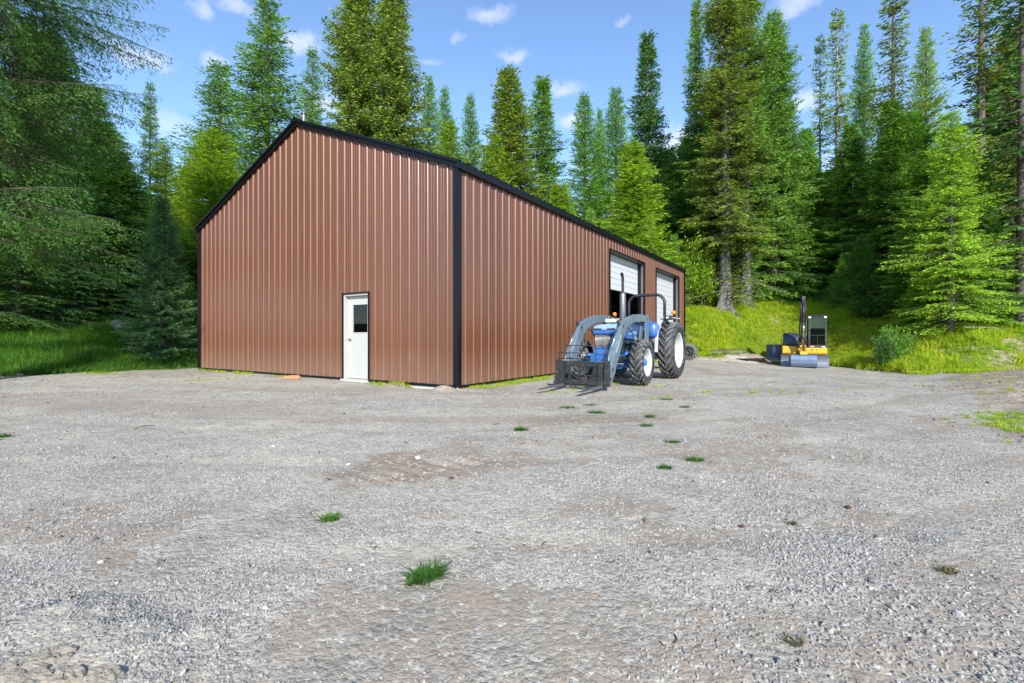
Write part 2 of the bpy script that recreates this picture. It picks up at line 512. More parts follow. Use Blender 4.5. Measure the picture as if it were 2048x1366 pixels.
def make_ground():
    th = np.concatenate([np.arange(-180, -58, 4.0), np.arange(-58, 58, .27), np.arange(58, 180, 4.0)])
    rr = np.concatenate([[.25, .6, 1.0], np.geomspace(1.25, 45, 430), np.geomspace(47, 900, 26)])
    T, RR = np.meshgrid(np.radians(th), rr, indexing='ij')
    X = RR * np.sin(T); Y = RR * np.cos(T)
    Z = height(X, Y, True)
    nt, nr = X.shape
    V = np.stack([X.ravel(), Y.ravel(), Z.ravel()], 1)
    V = np.vstack([V, [[0, 0, hz(0.01, 0.01)]]])
    i, j = np.meshgrid(np.arange(nt), np.arange(nr - 1), indexing='ij')
    i2 = (i + 1) % nt
    F = np.stack([i * nr + j, i * nr + j + 1, i2 * nr + j + 1, i2 * nr + j], -1).reshape(-1, 4)
    Xf, Yf = V[:, 0], V[:, 1]
    tdeg, r, rb, zb, rc, zc = bank(Xf, Yf)
    n1 = fbm(Xf / 1.2, Yf / 1.2, 81, 5, .6)
    n2 = fbm(Xf / .35, Yf / .35, 85, 4, .6)
    grass = sst(r + (n1 - .5) * 2.6, rb - .5, rb + .6)
    ex = Xf - edge_x(Yf)
    soil = sst(ex + (n1 - .5) * 2.2, -.2, .8) * sst(Yf, 2, 4) * (1 - sst(Yf, 40, 50))
    dirt = soil * .95
    for (cx, cy, rx, ry, sd, k) in ((-.75, 4.1, 1.15, .62, 1, .95), (.95, 6.6, 1.3, .55, 2, .8), (.62, 3.15, .6, .3, 3, .6),
                                    (-8, 9.2, 2.6, .9, 4, .5), (-3.6, 7.2, 1.5, .5, 5, .4), (-2.6, 3.0, .8, .35, 6, .45),
                                    (-.3, 1.95, .55, .3, 7, .55), (2.6, 4.0, .9, .4, 8, .3), (2.9, 2.4, .8, .4, 9, .4),
                                    (-.5, 3.0, .45, .16, 10, .5), (.1, 2.55, .5, .2, 11, .45), (-5.2, 4.6, 1.6, .5, 12, .45),
                                    (-3.2, 1.9, .8, .3, 13, .3), (1.1, 2.0, .5, .25, 14, .35), (4.6, 10.0, 1.4, .3, 15, .3),
                                    (-2.5, 10.9, .6, .28, 41, 1.0), (-1.3, 10.12, .55, .28, 42, 1.0), (-1.9, 10.5, .9, .35, 46, .7), (-6.2, 13.3, 4.2, .22, 47, .6), (2.2, 14.9, 4.2, .25, 48, .5), (.6, 9.6, 1.3, .35, 16, .45),
                                    (-1.62, 1.68, .5, .26, 44, .4), (4.2, 3.2, .9, .5, 17, .45), (-6.5, 12.5, 2.2, .5, 18, .4)):
        dirt = np.maximum(dirt, k * rnd_blob(Xf, Yf, cx, cy, rx, ry, (-.58 if sd == 47 else .99 if sd == 48 else 0), .7, 100 + sd, .8))
    dirt = np.maximum(dirt, .6 * sst(n1 + n2 * .3, .72, .84))
    dirt = np.maximum(dirt, .52 * tracks(Xf, Yf))
    pale = np.zeros_like(Xf)
    for (cx, cy, rx, ry, sd, k) in ((-.62, 2.5, .42, .13, 1, .9), (-8.5, 10.2, 3.2, .8, 2, .7), (-9.5, 12.8, 4.0, 1.1, 3, .85), (-6, 11.2, 2, .4, 4, .55),
                                    (-1.62, 1.68, .55, .28, 5, .8), (-3.5, 8.8, 2, .35, 6, .45), (-.2, 5.0, 1.2, .14, 7, .4), (2.4, 5.4, 1.8, .5, 8, .2)):
        pale = np.maximum(pale, k * rnd_blob(Xf, Yf, cx, cy, rx, ry, 0, .7, 140 + sd, .9))
    # green film: sparse sprouting on the gravel margins and the strip at the right edge
    gr = .85 * rnd_blob(Xf, Yf, 7.0, 5.9, 1.5, 1.6, .7, .5, 161, .9) * sst(ex, -.35, .15)
    gr = np.maximum(gr, .5 * rnd_blob(Xf, Yf, -8.6, 12.6, 1.9, .5, 0, .7, 162, .9))
    gr = np.maximum(gr, .45 * rnd_blob(Xf, Yf, 1.6, 10.2, 1.7, .5, .6, .8, 163, .9))
    gr = np.maximum(gr, .8 * rnd_blob(Xf, Yf, .45, 12.3, 2.8, .30, .99, .8, 164, .5))
    gr = np.maximum(gr, .7 * sst(r + (n1 - .5) * 3.0, rb - 1.5, rb + .4))
    # bare places on the bank
    bare = np.zeros_like(Xf)
    for (cx, cy, rx, ry, sd, k) in ((12.6, 25.8, 2.0, .9, 1, 1), (9.9, 25.4, 1.1, .6, 2, 1), (18.0, 20.8, 2.2, 1.2, 3, .9), (20.3, 19.2, 2.5, 1.0, 4, .9),
                                    (12.8, 32.0, 1.6, .7, 5, .8), (17.3, 31.5, 1.5, .8, 6, .6), (19.5, 24.2, 2.5, 1.2, 7, .8), (-18.2, 17.6, 1.2, .7, 8, .6),
                                    (10.5, 28.6, 1.4, .5, 9, .6), (22.5, 20.8, 2.0, 1.0, 10, .8), (-13.5, 17.6, 1.6, .5, 11, .6)):
        bare = np.maximum(bare, k * rnd_blob(Xf, Yf, cx, cy, rx, ry, 0, .6, 180 + sd, .9))
    bare = np.maximum(bare, sst(tdeg, 43.2, 45.4) * sst(r, 21, 23) * (1 - sst(r, 28.5, 30)) * .9)
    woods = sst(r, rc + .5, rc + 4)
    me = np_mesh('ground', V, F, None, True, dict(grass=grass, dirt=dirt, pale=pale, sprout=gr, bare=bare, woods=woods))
    # close the hole round the camera foot
    bm = bmesh.new(); bm.from_mesh(me); bm.verts.ensure_lookup_table()
    c = bm.verts[nt * nr]
    for k in range(nt):
        f = bm.faces.new((c, bm.verts[k * nr], bm.verts[((k + 1) % nt) * nr])); f.smooth = True
    bmesh.ops.recalc_face_normals(bm, faces=bm.faces)
    bm.to_mesh(me); bm.free()
    o = bpy.data.objects.new('ground', me)
    COL.objects.link(o)
    tag(o, kind='structure')
    m, n, l = new_mat('yard_ground')
    tc = n.new("ShaderNodeTexCoord"); vec = tc.outputs['Object']
    def attr(nm):
        a = n.new("ShaderNodeAttribute"); a.attribute_name = nm; return a.outputs['Fac']
    v1 = n.new("ShaderNodeTexVoronoi"); v1.inputs['Scale'].default_value = 85; l.new(vec, v1.inputs['Vector'])
    v2 = n.new("ShaderNodeTexVoronoi"); v2.inputs['Scale'].default_value = 33; l.new(vec, v2.inputs['Vector'])
    v3 = n.new("ShaderNodeTexVoronoi"); v3.inputs['Scale'].default_value = 14; l.new(vec, v3.inputs['Vector'])
    b1 = n.new("ShaderNodeSeparateColor"); l.new(v1.outputs['Color'], b1.inputs[0])
    b2 = n.new("ShaderNodeSeparateColor"); l.new(v2.outputs['Color'], b2.inputs[0])
    b3 = n.new("ShaderNodeSeparateColor"); l.new(v3.outputs['Color'], b3.inputs[0])
    big = noise_node(n, l, .55, 5, .6, vec=vec)
    mid = noise_node(n, l, 3.3, 6, .65, vec=vec)
    fine = noise_node(n, l, 140, 3, .6, vec=vec)
    G = lambda k, w=1: tuple(k * x for x in ((1.46, 1.36, 1.16) if w else (1.60, 1.43, 1.13)))
    st = ramp(n, l, b1.outputs[0], [(0, G(.14)), (.35, G(.22)), (.7, G(.28, 0)), (1, G(.42))]).outputs['Color']
    st2 = ramp(n, l, b2.outputs[0], [(0, G(.15)), (.5, G(.245, 0)), (1, G(.38))]).outputs['Color']
    c = mixc(n, l, .42, st, st2)
    st3 = ramp(n, l, b3.outputs[0], [(0, G(.17)), (1, G(.37))]).outputs['Color']
    c = mixc(n, l, .22, c, st3)
    bt = ramp(n, l, big.outputs['Fac'], [(.3, (.80, .80, .82)), (.7, (1.18, 1.17, 1.13))]).outputs['Color']
    c = mixc(n, l, 1.0, c, bt, 'MULTIPLY')
    mt = ramp(n, l, mid.outputs['Fac'], [(.3, (.78, .78, .78)), (.7, (1.2, 1.19, 1.17))]).outputs['Color']
    c = mixc(n, l, .8, c, mt, 'MULTIPLY')
    # dirt
    dc = ramp(n, l, mid.outputs['Fac'], [(.25, (.16, .121, .086)), (.5, (.26, .20, .142)), (.75, (.36, .29, .21))]).outputs['Color']
    dc = mixc(n, l, mathn(n, l, 'GREATER_THAN', b2.outputs[1], .82), dc, st)
    dn = mathn(n, l, 'ADD', attr('dirt'), mathn(n, l, 'MULTIPLY', mathn(n, l, 'SUBTRACT', mid.outputs['Fac'], .5), 1.3))
    dm = ramp(n, l, dn, [(.3, (0, 0, 0)), (.75, (1, 1, 1))]).outputs['Color']
    c = mixc(n, l, mathn(n, l, 'MULTIPLY', dm, .88), c, dc)
    pn = mathn(n, l, 'ADD', attr('pale'), mathn(n, l, 'MULTIPLY', mathn(n, l, 'SUBTRACT', mid.outputs['Fac'], .5), 1.1))
    pm = ramp(n, l, pn, [(.3, (0, 0, 0)), (.8, (1, 1, 1))]).outputs['Color']
    c = mixc(n, l, mathn(n, l, 'MULTIPLY', pm, .8), c, (.46, .42, .33))
    # sprouting green film
    sn = mathn(n, l, 'ADD', attr('sprout'), mathn(n, l, 'MULTIPLY', mathn(n, l, 'SUBTRACT', mid.outputs['Fac'], .55), 1.6))
    sm = ramp(n, l, sn, [(.42, (0, 0, 0)), (.8, (1, 1, 1))]).outputs['Color']
    gcol = ramp(n, l, fine.outputs['Fac'], [(.3, (.07, .115, .018)), (.7, (.19, .26, .045))]).outputs['Color']
    c = mixc(n, l, mathn(n, l, 'MULTIPLY', sm, .55), c, gcol)
    # turf base
    tcol = ramp(n, l, mid.outputs['Fac'], [(.3, (.12, .16, .018)), (.7, (.25, .26, .045))]).outputs['Color']
    c = mixc(n, l, attr('grass'), c, tcol)
    br = ramp(n, l, mathn(n, l, 'ADD', attr('bare'), mathn(n, l, 'MULTIPLY', mathn(n, l, 'SUBTRACT', mid.outputs['Fac'], .5), 1.0)), [(.3, (0, 0, 0)), (.6, (1, 1, 1))]).outputs['Color']
    bc = ramp(n, l, b3.outputs[1], [(0, (.20, .155, .115)), (1, (.36, .29, .22))]).outputs['Color']
    c = mixc(n, l, br, c, bc)
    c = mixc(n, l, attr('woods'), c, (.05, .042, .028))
    # relief
    h1 = mathn(n, l, 'MULTIPLY', v1.outputs['Distance'], -.55)
    h2 = mathn(n, l, 'MULTIPLY', v2.outputs['Distance'], -1.0)
    h3 = mathn(n, l, 'MULTIPLY', v3.outputs['Distance'], -.7)
    keep = mathn(n, l, 'SUBTRACT', 1, mathn(n, l, 'MULTIPLY', dm, .55))
    hh = mathn(n, l, 'MULTIPLY', mathn(n, l, 'ADD', mathn(n, l, 'ADD', h1, h2), h3), keep)
    hh = mathn(n, l, 'ADD', hh, mathn(n, l, 'MULTIPLY', mid.outputs['Fac'], .35))
    finish(n, l, c, .92, 0, hh, .55, .013, spec=.2)
    me.materials.append(m)
    return o
GROUND = make_ground()
# ---------------------------------------------------------------- the metal workshop
BL, BW = 19.7, 11.54              # along the side wall, along the gable
ZB, EAVE, SLOPE = 0.05, 4.84, 0.395
A0 = Vector((-1.18, 10.43, 0))
BROT = math.atan2(.8371, .5477)
BV = Vector((.5477, .8371, 0)); BU = Vector((-.8371, .5477, 0))
def bworld(x, y, z=0): return A0 + BV * x + BU * y + Vector((0, 0, z))
shop = empty('metal_workshop', A0, BROT, 'large brown ribbed metal workshop with black trim and two tall white garage doors', 'workshop')

PIT = .2910
def rib_stations(t0, t1):
    st = []
    k0 = int(math.floor(t0 / PIT)) - 1
    for k in range(k0, int(t1 / PIT) + 2):
        b = k * PIT
        for a, h in ((-.045, 0), (-.034, .017), (-.019, .030), (.019, .030), (.034, .017), (.045, 0)): st.append((b + a, h))
        for c in (PIT * .36, PIT * .64):
            for a, h in ((-.013, 0), (-.006, .005), (.006, .005), (.013, 0)): st.append((b + c + a, h))
    out = [(t0, 0.0)] + [s for s in st if t0 + 1e-4 < s[0] < t1 - 1e-4] + [(t1, 0.0)]
    if len(out) > 2:
        out[0] = (t0, np.interp(t0, [s[0] for s in st], [s[1] for s in st]))
        out[-1] = (t1, np.interp(t1, [s[0] for s in st], [s[1] for s in st]))
    return out
def corrugated(mb, t0, t1, zlo, ztop, put):
    st = rib_stations(t0, t1)
    extra = []
    vs = []; fs = []
    for t, h in st:
        zt = ztop(t) if callable(ztop) else ztop
        vs.append(put(t, h, zlo)); vs.append(put(t, h, zt))
    for i in range(len(st) - 1):
        fs.append((2*i, 2*i+2, 2*i+3, 2*i+1))
    mb.add(vs, fs)
def gable_top(t): return EAVE + min(t, BW - t) * SLOPE
def wall(put, length, top, holes):
    """holes: (t0, t1, z_top)  -> one object per sheet of siding"""
    n = int(math.ceil(length / (PIT * 3)))
    for k in range(n):
        a = k * PIT * 3 + PIT * .25 if k else 0.0
        b = min(length, (k + 1) * PIT * 3 + PIT * .25)
        if b - a < .02: continue
        cuts = [a, b]
        for h0, h1, hz_ in holes:
            for c in (h0, h1):
                if a < c < b: cuts.append(c)
        if top is gable_top and a < BW / 2 < b: cuts.append(BW / 2)
        cuts = sorted(set(cuts))
        mb = MB()
        for c0, c1 in zip(cuts[:-1], cuts[1:]):
            zlo = ZB
            mid = (c0 + c1) / 2
            for h0, h1, hz_ in holes:
                if h0 < mid < h1: zlo = hz_
            corrugated(mb, c0, c1, zlo, top, put)
        o = mb.build('siding_panel', MAT['siding'], shop)
DOOR = (2.83, 3.80, 2.225)
GD = [(8.69, 12.64, 4.32), (14.40, 18.45, 4.32)]
wall(lambda t, h, z: (-h, t, z), BW, gable_top, [DOOR])
wall(lambda t, h, z: (t, -h, z), BL, lambda t: EAVE, GD)
wall(lambda t, h, z: (BL + h, t, z), BW, gable_top, [])
wall(lambda t, h, z: (t, BW + h, z), BL, lambda t: EAVE, [])

def liner():
    mb = MB()
    e = .03; th = .09
    # side wall liner with the two garage openings
    xs = [e, GD[0][0], GD[0][1], GD[1][0], GD[1][1], BL - e]
    for i in (0, 2, 4): mb.box((xs[i], e, ZB), (xs[i+1], e + th, EAVE - .05))
    for g in GD: mb.box((g[0], e, g[2]), (g[1], e + th, EAVE - .05))
    mb.box((e, BW - e - th, ZB), (BL - e, BW - e, EAVE - .05))
    # gable liners
    for x0 in (e, BL - e - th):
        if x0 == e:
            mb.prism([(e, ZB), (DOOR[0], ZB), (DOOR[0], gable_top(DOOR[0]) - .06), (e, EAVE - .06)], x0, x0 + th, 'x')
            mb.prism([(DOOR[0], DOOR[2]), (DOOR[1], DOOR[2]), (DOOR[1], gable_top(DOOR[1]) - .06), (DOOR[0], gable_top(DOOR[0]) - .06)], x0, x0 + th, 'x')
            mb.prism([(DOOR[1], ZB), (BW - e, ZB), (BW - e, EAVE - .06), (BW / 2, gable_top(BW / 2) - .06), (DOOR[1], gable_top(DOOR[1]) - .06)], x0, x0 + th, 'x')
        else:
            mb.prism([(e, ZB), (BW - e, ZB), (BW - e, EAVE - .06), (BW / 2, gable_top(BW / 2) - .06), (e, EAVE - .06)], x0, x0 + th, 'x')
    mb.build('inner_wall', MAT['interior'], shop)
    st = MB()
    for k in range(9): st.box((1 + k * 2.2, BW - .3, ZB), (1.15 + k * 2.2, BW - .13, EAVE - .1))
    st.build('post', MAT['cream'], shop)
liner()
MB().box((-.02, -.02, -.45), (BL + .02, BW + .02, ZB - .004)).build('slab', MAT['concrete'], shop)

def roof():
    ov = .07; xo = .09
    ht = math.hypot(1, SLOPE)
    for side in (0, 1):
        mb = MB()
        ys = lambda d: d if side == 0 else BW - d     # d: distance from the eave line inwards
        n = 22
        st = rib_stations(-xo, BL + xo)
        for (off, flip) in ((.10, 0), (.02, 1)):
            vs = []; fs = []
            for t, h in st:
                hh = h if not flip else 0
                for d in (-ov, BW / 2):
                    vs.append((t, ys(d), EAVE + d * SLOPE + off + hh))
            for i in range(len(st) - 1): fs.append((2*i, 2*i+2, 2*i+3, 2*i+1))
            mb.add(vs, fs)
        mb.build('roof_panel', MAT['black'], shop)
        # rake trims at both gables, two profiles
        for x0, sg in ((0, -1), (BL, 1)):
            for (p0, p1, z0, z1) in ((.0, .105, .045, .115), (.0, .055, -.05, .044)):
                poly = []
                a = (-ov, EAVE - ov * SLOPE); b = (BW / 2 + (0 if side == 0 else 0), EAVE + BW / 2 * SLOPE)
                q = [(ys(a[0]), a[1] + z0), (ys(b[0]), b[1] + z0), (ys(b[0]), b[1] + z1), (ys(a[0]), a[1] + z1)]
                MB().prism(q, x0 + sg * (.040 + p0), x0 + sg * (.040 + p1), 'x').build('rake_trim', MAT['black'], shop, .004)
        # eave trims
        y0 = -ov if side == 0 else BW + ov
        s = -1 if side == 0 else 1
        MB().box((-.11, min(y0, y0 + s * .03), EAVE - .10), (BL + .11, max(y0, y0 + s * .03), EAVE + .055)).build('eave_trim', MAT['black'], shop, .004)
        MB().box((-.02, min(y0 + .001 * s, s * .028 + (0 if side == 0 else BW)), EAVE - .06), (BL + .02, max(y0 + .001 * s, s * .028 + (0 if side == 0 else BW)), EAVE - .03)).build('soffit', MAT['black'], shop)
    apex = EAVE + BW / 2 * SLOPE
    poly = [(BW/2 - .18, apex - .18 * SLOPE + .126), (BW/2, apex + .126), (BW/2 + .18, apex - .18 * SLOPE + .126),
            (BW/2 + .18, apex - .18 * SLOPE + .142), (BW/2, apex + .150), (BW/2 - .18, apex - .18 * SLOPE + .142)]
    MB().prism(poly, -.16, BL + .16, 'x').build('ridge_cap', MAT['black'], shop)
    c = (.9, 6.9); z = EAVE + (BW - 6.9) * SLOPE
    f = MB().lathe([(z, .065), (z + 1.36, .065)], 16, 'z', (c[0], c[1], 0)).build('flue_pipe', MAT['worn'], shop)
    MB().lathe([(z + 1.36, .0), (z + 1.36, .09), (z + 1.40, .09), (z + 1.46, .0)], 16, 'z', (c[0], c[1], 0)).build('flue_cap', MAT['worn'], f)
roof()

def trims():
    # corner trims: an L of black sheet, with a raised fold at the arris
    for cx, cy, sx, sy in ((0, 0, -1, -1), (0, BW, -1, 1), (BL, 0, 1, -1), (BL, BW, 1, 1)):
        mb = MB(); w = .088; o1 = .038; o2 = .046
        ax = (cx + sx * o1, cx + sx * o2); ay = (cy + sy * o1, cy + sy * o2)
        mb.box((min(ax), min(cy - sy * w, cy + sy * o2), ZB + .001), (max(ax), max(cy - sy * w, cy + sy * o2), EAVE - .02))
        mb.box((min(cx - sx * w, cx + sx * o1 * .99), min(ay), ZB + .001), (max(cx - sx * w, cx + sx * o1 * .99), max(ay), EAVE - .02))
        mb.box((min(cx + sx * .02, cx + sx * .062), min(cy + sy * .02, cy + sy * .062), ZB + .002), (max(cx + sx * .02, cx + sx * .062), max(cy + sy * .02, cy + sy * .062), EAVE - .021))
        mb.build('corner_trim', MAT['black'], shop, .003)
    # base trim
    def base(a, b, side):
        if side == 'g': MB().box((-.046, a, ZB - .035), (-.001, b, ZB + .022)).build('base_trim', MAT['black'], shop)
        else: MB().box((a, -.046, ZB - .035), (b, -.001, ZB + .022)).build('base_trim', MAT['black'], shop)
    base(.0, DOOR[0] - .03, 'g'); base(DOOR[1] + .03, BW, 'g')
    base(.0, GD[0][0], 's'); base(GD[0][1], GD[1][0], 's'); base(GD[1][1], BL, 's')
    # side door trim (black J channel) and white frame
    d0, d1, dz = DOOR
    mb = MB()
    mb.box((-.048, d0 - .03, ZB - .03), (.06, d0, dz + .03)); mb.box((-.048, d1, ZB - .03), (.06, d1 + .03, dz + .03))
    mb.box((-.0475, d0 + .0005, dz), (.06, d1 - .0005, dz + .0295))
    mb.build('door_trim', MAT['black'], shop)
    fr = MB()
    fr.box((-.012, d0 + .001, ZB), (.18, d0 + .045, dz - .001)); fr.box((-.012, d1 - .045, ZB), (.18, d1 - .001, dz - .001))
    fr.box((-.0115, d0 + .046, dz - .05), (.18, d1 - .046, dz - .0015))
    fr.box((.136, d0 + .0451, ZB), (.175, d0 + .06, dz - .051)); fr.box((.136, d1 - .06, ZB), (.175, d1 - .0451, dz - .051))
    door = fr.build('door_frame', MAT['doorwhite'], shop, .003)
    MB().box((-.10, d0 - .02, -.1), (.12, d1 + .02, ZB - .002)).build('door_sill', MAT['concrete'], shop)
    # leaf with its window opening
    l0, l1, lz0, lz1 = d0 + .05, d1 - .05, ZB + .012, dz - .055
    w0, w1, wz0, wz1 = l0 + .12, l1 - .19, 1.24, 1.95
    x0, x1 = .095, .134
    lf = MB()
    lf.box((x0, l0, lz0), (x1, l1, wz0)); lf.box((x0, l0, wz1), (x1, l1, lz1))
    lf.box((x0, l0, wz0 + .0001), (x1, w0, wz1 - .0001)); lf.box((x0, w1, wz0 + .0001), (x1, l1, wz1 - .0001))
    leaf = lf.build('door', MAT['doorwhite'], shop)
    wf = MB(); e = .022
    wf.box((x0 - .008, w0 - e, wz0 - e), (x0 + .003, w1 + e, wz0)); wf.box((x0 - .008, w0 - e, wz1), (x0 + .003, w1 + e, wz1 + e))
    wf.box((x0 - .008, w0 - e, wz0 + .0001), (x0 + .003, w0, wz1 - .0001)); wf.box((x0 - .008, w1, wz0 + .0001), (x0 + .003, w1 + e, wz1 - .0001))
    wf.build('window_frame', MAT['doorwhite'], leaf)
    MB().box((x0 + .015, w0, wz0), (x0 + .022, w1, wz1)).build('window_glass', MAT['doorglass'], leaf)
    hn = MB()
    hy = l1 - .065
    hn.lathe([(x0 - .001, .034), (x0 - .012, .034), (x0 - .014, .012), (x0 - .05, .012)], 16, 'x', (0, hy, 1.06))
    hn.tube([(x0 - .048, hy + .005, 1.06), (x0 - .052, hy - .05, 1.062), (x0 - .05, hy - .12, 1.055)], [.012, .011, .009], 8)
    hn.build('handle', MAT['worn'], leaf)
    sh = MB().box((.6, d0 - .8, 1.28), (.75, d1 + .6, 1.31)).box((.6, d0 - .8, 1.62), (.75, d1 + .6, 1.64))
    for k in range(12): sh.box((.62, d0 - .7 + k * .18, 1.311), (.72, d0 - .6 + k * .18, 1.38 + .1 * ((k * 7) % 3) / 2))
    sh.build('shelf', MAT['cream'], shop)
trims()

def garage(i):
    g0, g1, gz = GD[i]; rec = .27
    fr = MB()
    # trim on the face
    fr.box((g0 - .05, -.048, ZB), (g0, .005, gz + .06)); fr.box((g1, -.048, ZB), (g1 + .05, .005, gz + .06))
    fr.box((g0 + .0005, -.0475, gz), (g1 - .0005, .005, gz + .0595))
    # reveals
    fr.box((g0 - .02, .006, ZB), (g0 - .001, rec, gz)); fr.box((g1 + .001, .006, ZB), (g1 + .02, rec, gz))
    fr.box((g0, .0065, gz + .001), (g1, rec, gz + .02))
    fr.build('garage_door_frame', MAT['black'], shop)
    dp = bpy.data.objects.new('garage_door', MB().box((g0 + .002, rec + .045, (2.95 if i == 0 else ZB + .01)), (g1 - .002, rec + .055, gz - .002)).mesh('garage_door', MAT['garage']))
    COL.objects.link(dp); dp.parent = shop
    bottom = 2.97 if i == 0 else ZB + .03
    z = bottom; k = 0
    while z < gz - .02:
        zt = min(z + .452, gz - .003)
        mb = MB()
        mb.box((g0 + .003, rec, z + .004), (g1 - .003, rec + .044, min(z + .2235, zt)))
        if zt > z + .24: mb.box((g0 + .003, rec, z + .2315), (g1 - .003, rec + .044, zt - .003))
        mb.build('door_section', MAT['garage'], dp, .006)
        z += .455; k += 1
    MB().box((g0 + .003, rec - .004, bottom - .025), (g1 - .003, rec + .03, bottom + .002)).build('bottom_seal', MAT['darkgrey'], dp)
garage(0); garage(1)
# screw heads along the girts of the two walls in view
sc = MB()
for z in (.62, 1.62, 2.9, 3.95):
    for k in range(int(BW / PIT)):
        t = k * PIT + PIT * .5
        if DOOR[0] - .05 < t < DOOR[1] + .05 and z < 2.3: continue
        sc.box((-.009, t - .008, z - .008), (0, t + .008, z + .008))
    for k in range(int(BL / PIT)):
        t = k * PIT + PIT * .5
        if any(g[0] - .06 < t < g[1] + .06 for g in GD): continue
        sc.box((t - .008, -.009, z - .008), (t + .008, 0, z + .008))
o = sc.build('screw_heads', MAT['worn'], shop); o['kind'] = 'stuff'

# ---------------------------------------------------------------- wheels
def wheel(parent, c, Rt, w, rim_r, side, nl, hub_mat, dish, name='wheel'):
    """side: +1 the outside faces +y"""
    hw = w / 2
    rm = MB()
    rm.lathe([(-hw * .82, rim_r + .01), (-hw * .78, rim_r - .02), (-hw * .4, rim_r - .06), (hw * .35, rim_r - .07), (hw * .72, rim_r - .03),
              (hw * .84, rim_r - .012), (hw * .86, rim_r + .012), (hw * .80, rim_r + .012)], 48, 'y')
    rm.lathe([(dish, rim_r - .068), (dish - .02, rim_r * .82), (dish - .055, rim_r * .6), (dish - .03, rim_r * .42), (dish - .03, .02), (dish - .05, .02), (dish - .075, rim_r * .6), (dish - .04, rim_r * .84), (dish - .02, rim_r - .068)], 48, 'y')
    o = rm.build(name, MAT['white'], parent)
    o.location = c
    o.rotation_euler = (0, 0, 0 if side > 0 else math.pi)
    ty = MB()
    prof = [(-hw * .74, rim_r), (-hw * .92, rim_r + .015), (-hw * 1.0, (rim_r + Rt) / 2 - .01), (-hw * .97, Rt - .09), (-hw * .86, Rt - .052), (-hw * .4, Rt - .042), (0, Rt - .038),
            (hw * .4, Rt - .042), (hw * .86, Rt - .052), (hw * .97, Rt - .09), (hw * 1.0, (rim_r + Rt) / 2 - .01), (hw * .92, rim_r + .015), (hw * .74, rim_r)]
    ty.lathe(prof, 56, 'y')
    ty.build('tyre', MAT['rubber'], o)
    hb = MB().lathe([(dish - .03, rim_r * .40), (dish + .005, rim_r * .38), (dish + .02, rim_r * .26), (dish + .075, rim_r * .22), (dish + .085, rim_r * .15), (dish + .085, 0.001)], 24, 'y')
    for k in range(8):
        t = k * math.pi / 4
        q = (math.cos(t) * rim_r * .33, 0, math.sin(t) * rim_r * .33)
        hb.cyl((q[0], dish - .02, q[2]), (q[0], dish + .03, q[2]), .014, 6)
    hb.build('hub', hub_mat, o)
    # lugs: one chevron arm each, 45 degree sweep, shared by all
    def lug(sg):
        st = []
        sweep = .50 * w / Rt
        N = 6
        for i in range(N):
            u = i / (N - 1)
            y = sg * (-.03 * w + u * (hw * 1.02 + .03 * w))
            a = -sweep + u ** 1.15 * sweep * 1.6
            if u > .97: rt = Rt - .10; rb_ = Rt - .15
            elif u > .75: rt = Rt - .02; rb_ = Rt - .075
            else: rt = Rt; rb_ = Rt - .055
            ww = .019 + .015 * u
            st.append((y, a, rt, rb_, ww))
        vs = []; fs = []
        for y, a, rt, rb_, ww in st:
            for da, rr in ((-1.5, rb_), (-1, rt), (1, rt), (1.5, rb_)):
                aa = a + da * ww / Rt
                vs.append((rr * math.cos(aa), y, rr * math.sin(aa)))
        for i in range(len(st) - 1):
            for k in range(3): fs.append((i*4+k, i*4+k+1, (i+1)*4+k+1, (i+1)*4+k))
        fs.append((0, 1, 2, 3)); m = (len(st) - 1) * 4; fs.append((m+3, m+2, m+1, m))
        return MB().add(vs, fs).mesh('tread_lug', MAT['lug'])
    L = lug(1); Rr = lug(-1)
    for k in range(nl):
        shared('tread_lug', L, o, rot=(0, k * 2 * math.pi / nl, 0))
        shared('tread_lug', Rr, o, rot=(0, (k + .5) * 2 * math.pi / nl, 0))
    return o

